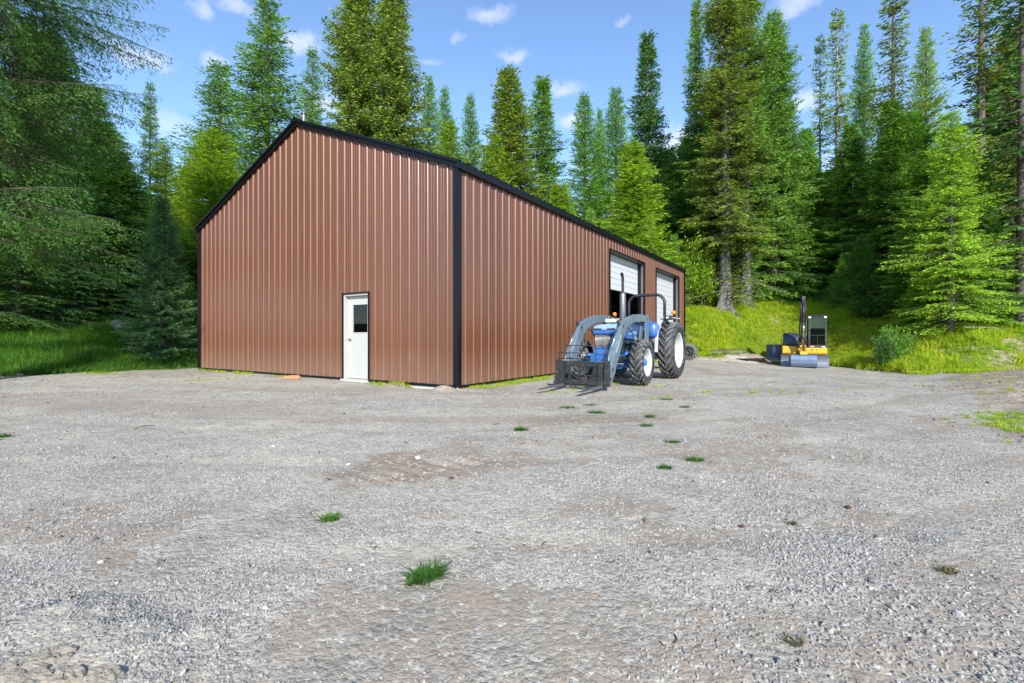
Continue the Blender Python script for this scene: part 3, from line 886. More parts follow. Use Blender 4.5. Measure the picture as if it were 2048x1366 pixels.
# ---------------------------------------------------------------- the blue tractor
TR = empty('loader_tractor', (3.70, 13.59, 0), math.atan2(-.8371, -.5477),
           'blue farm tractor with a grey front loader and pallet forks, parked beside the workshop', 'tractor')
def arc(cx, cz, r, a0, a1, n=8):
    return [(cx + r * math.cos(R(a0 + (a1 - a0) * i / n)), cz + r * math.sin(R(a0 + (a1 - a0) * i / n))) for i in range(n + 1)]
def tractor():
    P = TR
    for s in (1, -1):
        wheel(P, (0, s * .80, .765), .765, .42, .47, s, 23, MAT['white'], .0, 'rear_wheel')
        wheel(P, (2.45, s * .77, .535), .535, .31, .315, s, 19, MAT['blue'], .02, 'front_wheel')
    # axles
    a = MB(); a.cyl((0, -.62, .765), (0, .62, .765), .13, 20); a.cyl((0, -.75, .765), (0, .75, .765), .07, 16)
    a.build('rear_axle', MAT['blue'], P)
    a = MB()
    a.prism([(-.62, .42), (-.3, .38), (0, .34), (.3, .38), (.62, .42), (.62, .62), (.3, .60), (0, .63), (-.3, .60), (-.62, .62)], 2.36, 2.56, 'x')
    a.lathe([(-.14, .05), (-.1, .15), (.1, .15), (.14, .05)], 18, 'x', (2.46, .12, .48))
    for s in (1, -1): a.cyl((2.46, s * .55, .36), (2.46, s * .55, .72), .085, 14); a.cyl((2.46, s * .55, .535), (2.46, s * .7, .535), .12, 16)
    a.build('front_axle', MAT['blue'], P, .015)
    a = MB().cyl((2.66, -.5, .5), (2.66, .5, .5), .018, 8).cyl((2.66, -.22, .5), (2.66, .22, .5), .035, 10)
    a.build('steering_cylinder', MAT['chrome'], P)
    # frame, bolster, gearbox
    a = MB(); a.box((2.0, -.26, .56), (2.95, .26, .70)); a.box((2.82, -.30, .52), (3.0, .30, .74)); a.box((2.2, -.2, .44), (2.7, .2, .58))
    a.build('front_bolster', MAT['blue'], P, .02)
    a = MB(); a.box((-.3, -.24, .42), (1.2, .24, .98)); a.box((-.45, -.3, .55), (.25, .3, 1.05)); a.cyl((1.0, -.26, .75), (1.0, .26, .75), .27, 20)
    a.build('gearbox', MAT['blue'], P, .03)
    a = MB(); a.box((1.15, -.2, .55), (2.35, .2, 1.12)); a.box((1.2, -.13, .42), (2.2, .13, .56))
    for k in range(4): a.cyl((1.35 + k * .27, .2, .98), (1.35 + k * .27, .32, 1.02), .035, 10); a.box((1.28 + k * .27, .2, .7), (1.42 + k * .27, .235, .86))
    a.cyl((1.3, .31, .98), (2.2, .31, 1.0), .045, 12); a.cyl((1.95, .2, .72), (1.95, .34, .72), .07, 14); a.cyl((1.55, .2, .66), (1.55, .2, .9), .05, 12)
    a.build('engine', MAT['engine'], P, .01)
    a = MB(); rg = random.Random(3)
    for k in range(16):
        x0 = rg.uniform(1.1, 2.3); z0 = rg.uniform(.65, 1.15); y0 = rg.choice((-1, 1)) * rg.uniform(.22, .34)
        a.tube([(x0, y0, z0), (x0 + rg.uniform(-.1, .25), y0 * 1.1, z0 + rg.uniform(-.1, .1)), (x0 + rg.uniform(-.3, .4), y0, z0 - rg.uniform(.05, .25))], .011, 6)
    a.build('pipes', MAT['blacksteel'], P)
    a = MB(); a.lathe([(0, .06), (.16, .06), (.17, .03)], 14, 'z', (1.72, .30, .72)); a.lathe([(0, .05), (.14, .05), (.15, .02)], 14, 'z', (2.12, .27, .62))
    a.build('filter_canister', MAT['blue'], P)
    # hood: cross-section with rounded shoulders, widening to the cowl
    def section(x, hw, z0, z1, r=.07):
        pts = [(-hw, z0)] + [(-hw + r - r * math.cos(R(t)), z1 - r + r * math.sin(R(t))) for t in (0, 30, 60, 90)] + [(-hw * .5, z1 + .012), (0, z1 + .018), (hw * .5, z1 + .012)] + \
              [(hw - r + r * math.sin(R(t)), z1 - r + r * math.cos(R(t))) for t in (0, 30, 60, 90)] + [(hw, z0)]
        return [(x, y, z) for y, z in pts]
    secs = [section(2.83, .275, 1.27, 1.36, .05), section(2.78, .285, 1.26, 1.40, .06), section(2.2, .285, 1.2, 1.44), section(1.35, .29, 1.15, 1.47), section(1.28, .29, 1.15, 1.46)]
    vs = []; fs = []
    n = len(secs[0])
    for sx in secs: vs += sx
    for i in range(len(secs) - 1):
        for k in range(n - 1): fs.append((i*n+k, i*n+k+1, (i+1)*n+k+1, (i+1)*n+k))
    fs.append(tuple(range(n))); fs.append(tuple(reversed(range((len(secs)-1)*n, len(secs)*n))))
    hood = MB().add(vs, fs, True).build('hood', MAT['palehood'], P)
    m = hood.modifiers.new('edge', 'EDGE_SPLIT'); m.split_angle = R(45)
    a = MB(); a.box((1.3, -.293, 1.0), (2.2, -.286, 1.17)); a.box((1.3, .286, 1.08), (2.2, .293, 1.19))
    a.build('hood_side', MAT['blue'], P)
    a = MB(); a.box((2.80, -.27, 1.285), (2.845, .27, 1.325)); a.build('nose_band', MAT['darkgrey'], P)
    a = MB(); a.box((2.80, -.275, 1.20), (2.86, .275, 1.262)); a.box((2.79, -.25, 1.175), (2.83, .25, 1.198)); a.build('nose_panel', MAT['blue'], P, .012)
    em = MB(); N = 28
    em.prism([(.062 * math.cos(2*math.pi*k/N), 1.306 + .026 * math.sin(2*math.pi*k/N)) for k in range(N)], 2.846, 2.854, 'x')
    emb = em.build('emblem', MAT['letter'], P)
    em = MB(); em.prism([(.056 * math.cos(2*math.pi*k/N), 1.306 + .0215 * math.sin(2*math.pi*k/N)) for k in range(N)], 2.8545, 2.857, 'x')
    em.build('emblem_field', MAT['blue'], emb)
    text('Ford', .04, MAT['letter'], emb, (2.8585, 0, 1.306), (R(90), 0, R(90)), 'emblem_script')
    # grille: tapering bundle of bars in front of a dark radiator
    MB().prism([(-.245, 1.14), (.245, 1.14), (.175, .80), (-.175, .80)], 2.60, 2.74, 'x').build('radiator', MAT['blacksteel'], P)
    for k in range(15):
        u = -1 + 2 * k / 14
        MB().tube([(2.80, .235 * u, 1.18), (2.835, .225 * u, 1.10), (2.84, .195 * u, .95), (2.80, .165 * u, .82)], .0075, 6).build('grille_bar', MAT['grill'], P)
    a = MB(); a.box((2.72, -.20, .68), (3.00, .20, .86)); a.box((2.75, -.22, .855), (3.02, .22, .885))
    a.build('front_weight', MAT['blue'], P, .03)
    # exhaust
    ex = MB().lathe([(1.42, .02), (1.44, .06), (1.52, .062), (1.56, .075), (2.16, .075), (2.20, .06), (2.22, .04)], 20, 'z', (1.95, .12, 0)).build('muffler', MAT['worn'], P)
    st = MB(); st.tube([(1.95, .12, 2.2), (1.95, .12, 2.52), (1.955, .12, 2.58), (1.985, .12, 2.64), (2.03, .12, 2.68)], [.033, .033, .034, .036, .038], 14, False)
    st.build('exhaust_stack', MAT['blacksteel'], ex)
    a = MB(); a.box((2.18, -.16, 1.47), (2.42, .10, 1.56)); a.build('air_cleaner_box', MAT['cream'], P, .02)
    MB().cyl((2.3, 0, 1.44), (2.3, 0, 1.48), .06, 14).build('cap', MAT['blacksteel'], P)
    # cowl, dash, steering wheel, seat
    a = MB(); a.box((.98, -.27, 1.05), (1.28, .27, 1.50)); a.build('dash_cowl', MAT['darkgrey'], P, .03)
    sw = MB(); pts = [(.0 + .19 * math.cos(2*math.pi*k/24), .19 * math.sin(2*math.pi*k/24), 0) for k in range(25)]
    sw.tube(pts, .013, 8, False)
    for k in range(3): sw.bar((0, 0, -.02), (.18 * math.cos(k*2.1), .18 * math.sin(k*2.1), 0), .02, .012)
    sw.cyl((0, 0, -.25), (0, 0, 0), .02, 8)
    sw.build('steering_wheel', MAT['seat'], P, 0, (.88, 0, 1.60), (0, R(-28), 0))
    a = MB(); a.box((-.02, -.23, 1.17), (.42, .23, 1.30)); a.box((-.12, -.22, 1.26), (-.02, .22, 1.58), Matrix.Rotation(R(-10), 3, 'Y'))
    a.build('seat', MAT['blue'], P, .05)
    a = MB(); a.box((.05, -.15, 1.04), (.35, .15, 1.18)); a.build('seat_base', MAT['blacksteel'], P, .01)
    # blue rounded tank / tool box ahead of the near fender
    a = MB(); a.lathe([(1.12, .0), (1.12, .15), (1.20, .17), (1.42, .17), (1.50, .12), (1.53, .0)], 20, 'z', (.62, .46, 0)); a.build('tank', MAT['blue'], P)
    a = MB(); a.cyl((.62, .46, .86), (.62, .46, 1.13), .12, 16); a.build('tank_mount', MAT['blacksteel'], P)
    a = MB(); a.box((.2, .3, .55), (.95, .62, .62)); a.box((.2, -.62, .55), (.95, -.3, .62)); a.box((.6, .45, .3), (.85, .66, .34)); a.bar((.7, .5, .32), (.7, .5, .58), .02, .05)
    a.build('footplate', MAT['blacksteel'], P)
    # fenders
    for s in (1, -1):
        po = arc(0, .765, .86, 150, 35, 12); pi = arc(0, .765, .83, 35, 150, 12)
        fd = MB().prism(po + pi, s * .50, s * .63)
        po = arc(0, .765, .855, 150, 35, 12)
        fd.prism(po + [(.62, 1.0), (.0, .95), (-.6, 1.0)], s * .555, s * .53)
        fd.box((-.55, min(s * .50, s * .88), 1.628), (.22, max(s * .50, s * .88), 1.655)); fd.bar((.68, s * .58, 1.25), (.72, s * .58, .72), .09, .03, (1, 0, 0))
        f = fd.build('fender', MAT['white'], P, .008)
        lp = MB(); lp.lathe([(0, .055), (.05, .055), (.055, .03)], 14, 'x', (.34, s * .78, 1.64)); lp.box((.20, s * .78 - .09, 1.58), (.34, s * .78 + .09, 1.70))
        lp.build('work_lamp', MAT['darkgrey'], f, .01)
        MB().lathe([(.0, .001), (.0, .045), (.012, .03)], 14, 'x', (.396, s * .78, 1.64)).build('lamp_lens', MAT['lens'], f)
        am = MB().lathe([(1.74, .03), (1.745, .055), (1.82, .055), (1.835, .04), (1.84, 0.001)], 14, 'z', (.02, s * .84, 0)).build('warning_light', MAT['amber'], P)
        MB().lathe([(1.62, .02), (1.74, .02), (1.742, .04), (1.75, .04)], 10, 'z', (.02, s * .84, 0)).build('lamp_stalk', MAT['blacksteel'], am)
        MB().cyl((.5, s * .95, 1.24), (.5, s * .95, 1.245), .001, 4)
    # roll bar
    pts = [(-.28, -.52, .95), (-.28, -.52, 2.08)]
    for t in range(1, 7): pts.append((-.28, -.52 + .24 * (1 - math.cos(R(t * 15))), 2.08 + .24 * math.sin(R(t * 15))))
    for t in range(0, 7): pts.append((-.28, .52 - .24 * (1 - math.cos(R((6 - t) * 15))), 2.08 + .24 * math.sin(R((6 - t) * 15))))
    pts.append((-.28, .52, .95))
    MB().tube(pts, .042, 4).build('roll_bar', MAT['darkgrey'], P)
    # ---- loader
    prof = [(1.33, 1.63), (1.75, 1.68), (2.2, 1.66), (2.7, 1.57), (3.10, 1.44), (3.20, 1.36), (3.58, .76), (3.88, .36), (3.95, .14), (3.84, .10), (3.70, .20), (3.38, .62),
            (2.96, 1.18), (2.80, 1.30), (2.55, 1.39), (2.2, 1.47), (1.75, 1.50), (1.33, 1.47)]
    for s in (1, -1):
        y = .50 * s
        arm = MB().prism(prof, y - .05, y + .05).build('loader_arm', MAT['loader'], P, .008)
        # reinforcing plate at the elbow and on the lower arm
        MB().prism([(2.8, 1.50), (3.12, 1.44), (3.22, 1.22), (3.02, 1.12), (2.86, 1.30)], y + s * .051, y + s * .062).build('gusset', MAT['loader'], arm)
        MB().prism([(3.45, .66), (3.62, .70), (3.93, .32), (3.95, .16), (3.82, .13), (3.6, .34)], y + s * .051, y + s * .060).build('gusset', MAT['loader'], arm)
        for q in ((1.45, 1.585), (3.13, 1.36), (3.87, .24), (3.75, .44)):
            MB().cyl((q[0], y - .08, q[1]), (q[0], y + .08, q[1]), .028, 12).build('pivot_pin', MAT['blacksteel'], arm)
        # bucket cylinder in front of the lower arm
        cy = MB().cyl((3.66, y, .90), (3.93, y, .50), .032, 12).build('tilt_cylinder', MAT['loader'], P)
        MB().cyl((3.20, y, 1.44), (3.68, y, .87), .017, 10).build('rod', MAT['chrome'], cy)
        MB().cyl((3.12, y - .02, 1.38), (3.22, y - .02, 1.46), .04, 10).build('knuckle', MAT['blacksteel'], cy)
        cy = MB().cyl((1.62, y, .78), (2.2, y, 1.12), .042, 12).build('lift_cylinder', MAT['loader'], P)
        MB().cyl((2.18, y, 1.11), (2.62, y, 1.40), .02, 10).build('rod', MAT['chrome'], cy)
        up = MB().prism([(1.30, .62), (1.62, .62), (1.66, .9), (1.54, 1.5), (1.50, 1.66), (1.40, 1.70), (1.30, 1.62), (1.34, 1.3)], y - s * .06, y - s * .085)
        up.prism([(1.30, .62), (1.62, .62), (1.66, .9), (1.54, 1.5), (1.50, 1.66), (1.40, 1.70), (1.30, 1.62), (1.34, 1.3)], y + s * .055, y + s * .075)
        up.build('loader_upright', MAT['loader'], P, .004)
        MB().box((1.32, min(y - s * .08, y + s * .075), .60), (2.72, max(y - s * .08, y + s * .075) - .0, .66)).box((1.7, y - s * .10 - .03, .56), (2.9, y - s * .10 + .03, .68)).build('side_rail', MAT['blacksteel'], P, .006)
        # hoses
        h = MB()
        h.tube([(1.5, y, 1.56), (1.9, y + s * .03, 1.49), (2.4, y + s * .06, 1.46), (2.9, y + s * .065, 1.30), (3.1, y + s * .065, 1.0), (3.18, y + s * .04, 1.25), (3.2, y, 1.4)], .010, 6)
        h.tube([(1.5, y - .02, 1.50), (1.35, y, 1.3), (1.45, y, 1.0), (1.6, y, .85)], .010, 6)
        h.build('hose', MAT['seat'], P)
    # worn white lettering down the outside of the near arm: only rubbed strokes of it are left
    lt = MB(); dx, dz = (3.62 - 3.05), (.62 - 1.30); ln_ = math.hypot(dx, dz); dx /= ln_; dz /= ln_; rg = random.Random(4)
    for k in range(13):
        a = .16 + k * .042; q0 = (3.05 + dx * a, 1.30 + dz * a); hh = rg.uniform(.016, .03); o_ = rg.uniform(-.008, .008)
        nx, nz = -dz, dx
        lt.bar((q0[0] + nx * (.03 + o_ - hh), .5515, q0[1] + nz * (.03 + o_ - hh)), (q0[0] + nx * (.03 + o_ + hh) + dx * .01, .5515, q0[1] + nz * (.03 + o_ + hh) + dz * .01), .002, rg.uniform(.010, .018), (dx, 0, dz))
    lt.build('arm_lettering', MAT['letter'], P)
    MB().cyl((3.52, -.46, .52), (3.52, .46, .52), .065, 18).build('torque_tube', MAT['loader'], P)
    # ---- pallet fork carriage
    fr = MB()
    for s in (1, -1):
        fr.box((4.0, s * .56 - .05, .10), (4.10, s * .56 + .05, .63))
        fr.box((3.88, s * .49 - .03, .12), (4.0, s * .49 + .03, .6))
    fr.box((4.015, -.51, .50), (4.075, .51, .59)); fr.box((4.02, -.51, .12), (4.08, .51, .22))
    for y in (-.30, -.06, .06, .28): fr.box((4.03, y - .02, .221), (4.07, y + .02, .499))
    fr.box((4.03, -.51, .33), (4.06, -.30, .499)); fr.box((4.03, .30, .33), (4.06, .51, .499))
    for k in range(16): fr.box((4.02, -.50 + k * .065, .591), (4.07, -.47 + k * .065, .608))
    fr.box((3.96, -.5, .09), (4.05, .5, .115)); fr.tube([(4.0, -.5, .3), (4.0, .5, .3)], .02, 8)
    car = fr.build('fork_carriage', MAT['blacksteel'], P, .006)
    for s in (1, -1):
        fk = MB(); y = s * .44
        fk.prism([(4.12, .075), (4.12, .125), (4.16, .118), (5.12, .085), (5.12, .075)], y - .055, y + .055)
        fk.build('fork', MAT['worn'], car, .005)
        MB().prism([(4.085, .074), (4.085, .60), (4.119, .60), (4.119, .074)], y - .05, y + .05).build('fork_shank', MAT['blacksteel'], car, .004)
    g = MB()
    for z, hw_ in ((.94, .42), (.78, .56), (.66, .56)): g.tube([(4.03, -hw_, z), (4.03, hw_, z)], .009, 6)
    for s in (1, -1):
        g.tube([(4.03, s * .56, .6), (4.03, s * .56, .84), (4.03, s * .42, .94)], .011, 6)
    for y in (-.3, 0, .3): g.tube([(4.03, y, .6), (4.03, y, .94)], .008, 6)
    g.build('load_guard', MAT['blacksteel'], car)
    # rear linkage and drawbar
    a = MB(); a.bar((-.35, -.3, .6), (-.95, -.35, .45), .04, .06); a.bar((-.35, .3, .6), (-.95, .35, .45), .04, .06); a.bar((-.4, 0, .95), (-.9, 0, .9), .04, .04)
    a.build('rear_linkage', MAT['blacksteel'], P)

def text(s, size, mat, parent, loc, rot, name='lettering', ext=.001):
    c = bpy.data.curves.new(name, 'FONT')
    c.body = s; c.size = size; c.align_x = 'CENTER'; c.align_y = 'CENTER'; c.extrude = ext
    c.materials.append(mat)
    t = bpy.data.objects.new(name, c)
    me = bpy.data.meshes.new_from_object(t)
    o = bpy.data.objects.new(name, me); COL.objects.link(o)
    if parent: o.parent = parent
    o.location = loc; o.rotation_euler = rot
    return o
tractor()

# ---------------------------------------------------------------- the small yellow excavator
EX_X, EX_Y = (1606 - 1024) / FPX * 25.4, 25.4
EX = empty('mini_excavator', (EX_X, EX_Y, hz(EX_X - .5, EX_Y - 1) - .01), R(-119),
           'small yellow and black tracked digger with a glass cab below the grass bank', 'excavator')
def stadium(x0, x1, z0, z1, n=8):
    r = (z1 - z0) / 2
    return arc(x1 - r, z0 + r, r, -90, 90, n) + arc(x0 + r, z0 + r, r, 90, 270, n)
def excavator():
    P = EX
    for s in (1, -1):
        tk = MB().prism(stadium(-1.2, 1.15, .03, .56), s * .62, s * .98).build('track', MAT['rubber'], P)
        pad = MB()
        pts = stadium(-1.2, 1.15, .03, .56, 10)
        # pads round the belt
        per = []
        for i in range(len(pts)):
            a, b = Vector(pts[i]), Vector(pts[(i + 1) % len(pts)])
            m = max(1, int((b - a).length / .1))
            for k in range(m): per.append((a.lerp(b, k / m), (b - a).normalized()))
        for q, d in per:
            nrm = Vector((d.y, -d.x))
            c = q + nrm * .012
            pad.add([(c.x + d.x * u + nrm.x * w, s * y, c.y + d.y * u + nrm.y * w) for y in (.61, .99) for u, w in ((-.03, -.01), (.03, -.01), (.02, .02), (-.02, .02))],
                    [(0,1,2,3), (7,6,5,4), (0,4,5,1), (1,5,6,2), (2,6,7,3), (3,7,4,0)])
        pad.build('track_pads', MAT['rubber'], tk)
        w = MB()
        for x in (-.94, -.5, -.2, .1, .4, .89): w.cyl((x, s * .66, .28 if abs(x) > .8 else .16), (x, s * .985, .28 if abs(x) > .8 else .16), .19 if abs(x) > .8 else .09, 16)
        w.build('track_rollers', MAT['darkgrey'], tk)
    MB().box((-.7, -.6, .25), (.8, .6, .52)).cyl((0, 0, .5), (0, 0, .64), .4, 24).build('undercarriage', MAT['blacksteel'], P, .02)
    # dozer blade
    bl = MB(); pr = arc(2.02, .34, .42, 135, 225, 8)
    bl.prism([(x, z) for x, z in pr] + [(x + .05, z) for x, z in reversed(pr)], -1.02, 1.02)
    bl.box((1.68, -1.02, .02), (1.76, 1.02, .10))
    bl.bar((.8, -.4, .3), (1.65, -.4, .3), .12, .12); bl.bar((.8, .4, .3), (1.65, .4, .3), .12, .12)
    bl.build('blade', paint('blade_steel', (.16, .19, .24), .45, .3, dirt=.6, dirt_col=(.27, .26, .24), scale=4), P, .006)
    # upper structure
    hs = MB()
    hs.prism([(-1.0, .62), (.92, .62), (.98, .70), (.98, .97), (-1.05, .97), (-1.1, .8)], .08, 1.0)
    hs.prism([(-1.0, .62), (.75, .62), (.82, .70), (.82, 1.04), (-1.05, 1.20), (-1.1, .8)], -.98, -.30)
    hs.box((-1.0, -.30, .62), (.55, .08, .95))
    hs.prism([(-1.12, .66), (-.75, .62), (-.75, 1.5), (-.95, 1.5), (-1.1, 1.2)], -.8, .8)
    body = hs.build('house', MAT['yellow'], P, .04)
    hd = MB(); hd.prism([(-.95, 1.19), (.60, 1.06), (.72, 1.10), (.62, 1.5), (.45, 1.72), (-.8, 1.74), (-.95, 1.6)], -.92, -.22)
    hd.build('engine_hood', MAT['navy'], P, .09)
    MB().prism([(.60, 1.14), (.74, 1.12), (.64, 1.48), (.5, 1.5)], -.50, -.27).build('hood_grille', MAT['darkgrey'], P)
    # emblem and number on the front skirt
    em = MB(); N = 24
    em.prism([(.36 + .055 * math.cos(2*math.pi*k/N), .86 + .055 * math.sin(2*math.pi*k/N)) for k in range(N)], .981, .984, 'x')
    e = em.build('emblem', MAT['letterdark'], P)
    em = MB()
    em.prism([(.36 + .035 * math.cos(2*math.pi*k/N), .86 + .035 * math.sin(2*math.pi*k/N)) for k in range(N)], .9845, .987, 'x')
    em.build('emblem_field', MAT['yellow'], e)
    MB().prism([(.34, .845), (.36, .885), (.38, .845), (.36, .855)], .9875, .989, 'x').build('emblem_mark', MAT['letterdark'], e)
    text('50', .10, MAT['rust'], P, (.982, .56, .855), (R(90), 0, R(90)), 'model_number')
    # cab
    y0, y1, x0, x1, z0, z1 = .20, 1.0, -.62, .80, .98, 2.56
    cb = MB(); t = .085
    for (x, y) in ((x0, y0), (x0, y1 - t), (x1 - t, y0), (x1 - t, y1 - t)): cb.box((x, y, z0), (x + t, y + t, z1))
    cb.box((x0 + t, y0, z1 - t), (x1 - t, y0 + t, z1 - .001)); cb.box((x0 + t, y1 - t, z1 - t), (x1 - t, y1, z1 - .001))
    cb.box((x0, y0 + t, z1 - t), (x0 + t, y1 - t, z1 - .001)); cb.box((x1 - t, y0 + t, z1 - t), (x1, y1 - t, z1 - .001))
    cb.box((x0, y0 + t, z0), (x0 + t, y1 - t, z0 + t)); cb.box((x1 - t - .01, y0 + t, z0), (x1 + .01, y1 - t, z0 + .11))
    cb.box((x0 + t, y0, z0), (x1 - t, y0 + t, z0 + .3)); cb.box((x0 + t, y1 - t, z0), (x1 - t, y1, z0 + .35))
    cb.box((.05, y1 - t, z0 + .35), (.12, y1, z1 - t))
    cab = cb.build('cab', MAT['darkgrey'], P, .012)
    MB().box((x0 - .02, y0 - .02, z1), (x1 + .04, y1 + .02, z1 + .05)).build('roof', MAT['darkgrey'], P, .03)
    MB().box((x1 - .04, y0 + t, z0 + .11), (x1 - .03, y1 - t, z1 - t)).build('front_window', MAT['glass'], cab)
    MB().box((x0 + t, y1 - .04, z0 + .35), (x1 - t, y1 - .03, z1 - t)).build('side_window', MAT['glass'], cab)
    MB().box((x0 + t, y0 + .03, z0 + .3), (x1 - t, y0 + .04, z1 - t)).build('side_window', MAT['glass'], cab)
    MB().box((x0 + .03, y0 + t, z0 + t), (x0 + .04, y1 - t, z1 - t)).build('rear_window', MAT['glass'], cab)
    MB().bar((x1 - .025, y0 + t, z0 + .62), (x1 - .025, y1 - t, z0 + .62), .02, .025).bar((x1 - .022, (y0+y1)/2, z0 + .12), (x1 - .022, (y0+y1)/2, z0 + .62), .018, .018, (0, 1, 0)).build('window_rail', MAT['darkgrey'], cab)
    st = MB(); st.box((-.35, .38, 1.25), (.15, .82, 1.40)); st.box((-.42, .38, 1.35), (-.28, .82, 1.95), Matrix.Rotation(R(-8), 3, 'Y')); st.box((-.44, .48, 1.93), (-.36, .72, 2.12)); st.box((-.3, .42, 1.04), (.1, .78, 1.25))
    st.build('seat', paint('teal_grey_seat', (.16, .26, .25), .6), cab, .05)
    lv = MB(); lv.cyl((.35, .34, 1.0), (.30, .36, 1.55), .015, 8); lv.cyl((.35, .86, 1.0), (.30, .84, 1.55), .015, 8); lv.box((.2, .3, 1.04), (.5, .4, 1.4)); lv.box((.5, .46, 1.03), (.7, .5, 1.35)); lv.box((.5, .7, 1.03), (.7, .74, 1.35))
    lv.build('controls', MAT['seat'], cab)
    for y in (y0 + .06, y1 - .07):
        MB().box((x1 + .02, y - .06, z1 - .09), (x1 + .07, y + .06, z1 - .01)).build('work_lamp', MAT['letter'], cab, .01)
    MB().box((x1 + .011, .28, z0 + .03), (x1 + .014, .46, z0 + .08)).build('warning_decal', MAT['cream'], cab)
    MB().box((x1 + .011, .78, z0 + .02), (x1 + .014, .93, z0 + .07)).build('white_decal', MAT['letter'], cab)
    mr = MB(); mr.tube([(x1 - .1, y1, 2.3), (x1 + .05, y1 + .16, 2.3), (x1 + .05, y1 + .16, 1.9)], .01, 6); mr.box((x1 + .03, y1 + .10, 1.85), (x1 + .06, y1 + .24, 2.1))
    # swing post, boom, stick
    sp = MB(); sp.box((.55, -.2, .62), (.98, .08, .78)); sp.cyl((1.0, -.06, .60), (1.0, -.06, 1.12), .13, 16); sp.box((.9, -.18, 1.0), (1.2, .06, 1.1))
    sp.prism([(.95, 1.0), (1.3, 1.0), (1.2, 1.32), (1.02, 1.32)], -.2, -.17); sp.prism([(.95, 1.0), (1.3, 1.0), (1.2, 1.32), (1.02, 1.32)], .05, .08)
    sp.build('swing_post', MAT['yellow'], P, .01)
    yb = -.06
    boom = [(1.0, 1.12), (1.2, 1.08), (1.62, 1.85), (1.95, 2.55), (2.15, 3.22), (2.06, 3.34), (1.92, 3.2), (1.60, 2.62), (1.22, 1.95)]
    bm_ = MB().prism(boom, yb - .085, yb + .085).build('boom', MAT['navy'], P, .01)
    stick = [(2.0, 3.20), (2.1, 3.45), (2.26, 3.50), (2.36, 3.3), (2.30, 2.4), (2.24, 1.35), (2.12, 1.35), (2.08, 2.4)]
    MB().prism(stick, yb - .07, yb + .07).build('stick', MAT['darkgrey'], P, .01)
    for (a, b, r1, m1, m2, nm) in (((1.42, 1.15), (1.72, 1.95), .05, .62, 'chrome', 'boom_cylinder'), ((1.75, 2.75), (2.05, 3.43), .045, .6, 'chrome', 'stick_cylinder'), ((2.36, 3.2), (2.45, 1.5), .045, .55, 'chrome', 'bucket_cylinder')):
        va = Vector((a[0], yb, a[1])); vb = Vector((b[0], yb, b[1])); mid = va.lerp(vb, m1)
        c = MB().cyl(va, mid, r1, 14).build(nm, MAT['darkgrey'], P)
        MB().cyl(mid, vb, r1 * .55, 10).build('rod', MAT['chrome'], c)
    hoses = MB()
    for dy in (-.12, -.10, .06, .09):
        hoses.tube([(1.05, yb + dy, 1.2), (1.45, yb + dy * 1.3, 2.0), (1.85, yb + dy, 2.75), (2.15, yb + dy, 3.45), (2.4, yb + dy, 3.0), (2.38, yb + dy, 2.2)], .014, 6)
    for dy in (-.13, .1, .13): hoses.tube([(.7, yb + dy, 1.0), (1.0, yb + dy * 1.6, 1.32), (1.3, yb + dy * 1.4, 1.15), (1.35, yb + dy, 1.5)], .016, 6)
    hoses.build('hoses', MAT['blacksteel'], P)
    lk = MB(); lk.bar((2.18, yb - .09, 1.45), (2.42, yb - .09, 1.35), .02, .06); lk.bar((2.18, yb + .09, 1.45), (2.42, yb + .09, 1.35), .02, .06); lk.bar((2.42, yb, 1.35), (2.38, yb, .82), .1, .06)
    lk.build('bucket_link', MAT['blacksteel'], P)
    MB().box((2.08, yb - .15, .66), (2.42, yb + .15, .80)).box((2.1, yb - .15, .78), (2.3, yb - .12, 1.0)).box((2.1, yb + .12, .78), (2.3, yb + .15, 1.0)).bar((2.18, yb, .85), (2.18, yb, 1.4), .12, .12, (1, 0, 0)).build('bucket_coupler', MAT['yellow'], P, .008)
    # wide ditching bucket, back turned to the camera
    bp = [(2.05, .60), (2.3, .66), (2.44, .60), (2.52, .42), (2.50, .22), (2.38, .08), (2.2, .02), (1.9, .0)]
    sh = bp + [(x - .02 if i > 1 else x, z + .02 if i > 3 else z - .02) for i, (x, z) in reversed(list(enumerate(bp)))]
    bk = MB()
    outer = bp; inner = [(2.05, .57), (2.29, .63), (2.42, .57), (2.49, .42), (2.47, .23), (2.36, .10), (2.2, .045), (1.9, .025)]
    bk.prism(outer + inner[::-1], yb - .55, yb + .55)
    for y in (yb - .55, yb + .53): bk.prism(outer + [(1.95, .3)], y, y + .02)
    bk.build('bucket', MAT['bucketblue'], P, .006)
    MB().box((1.86, yb - .56, -.01), (2.0, yb + .56, .012)).build('cutting_edge', MAT['worn'], P)
excavator()

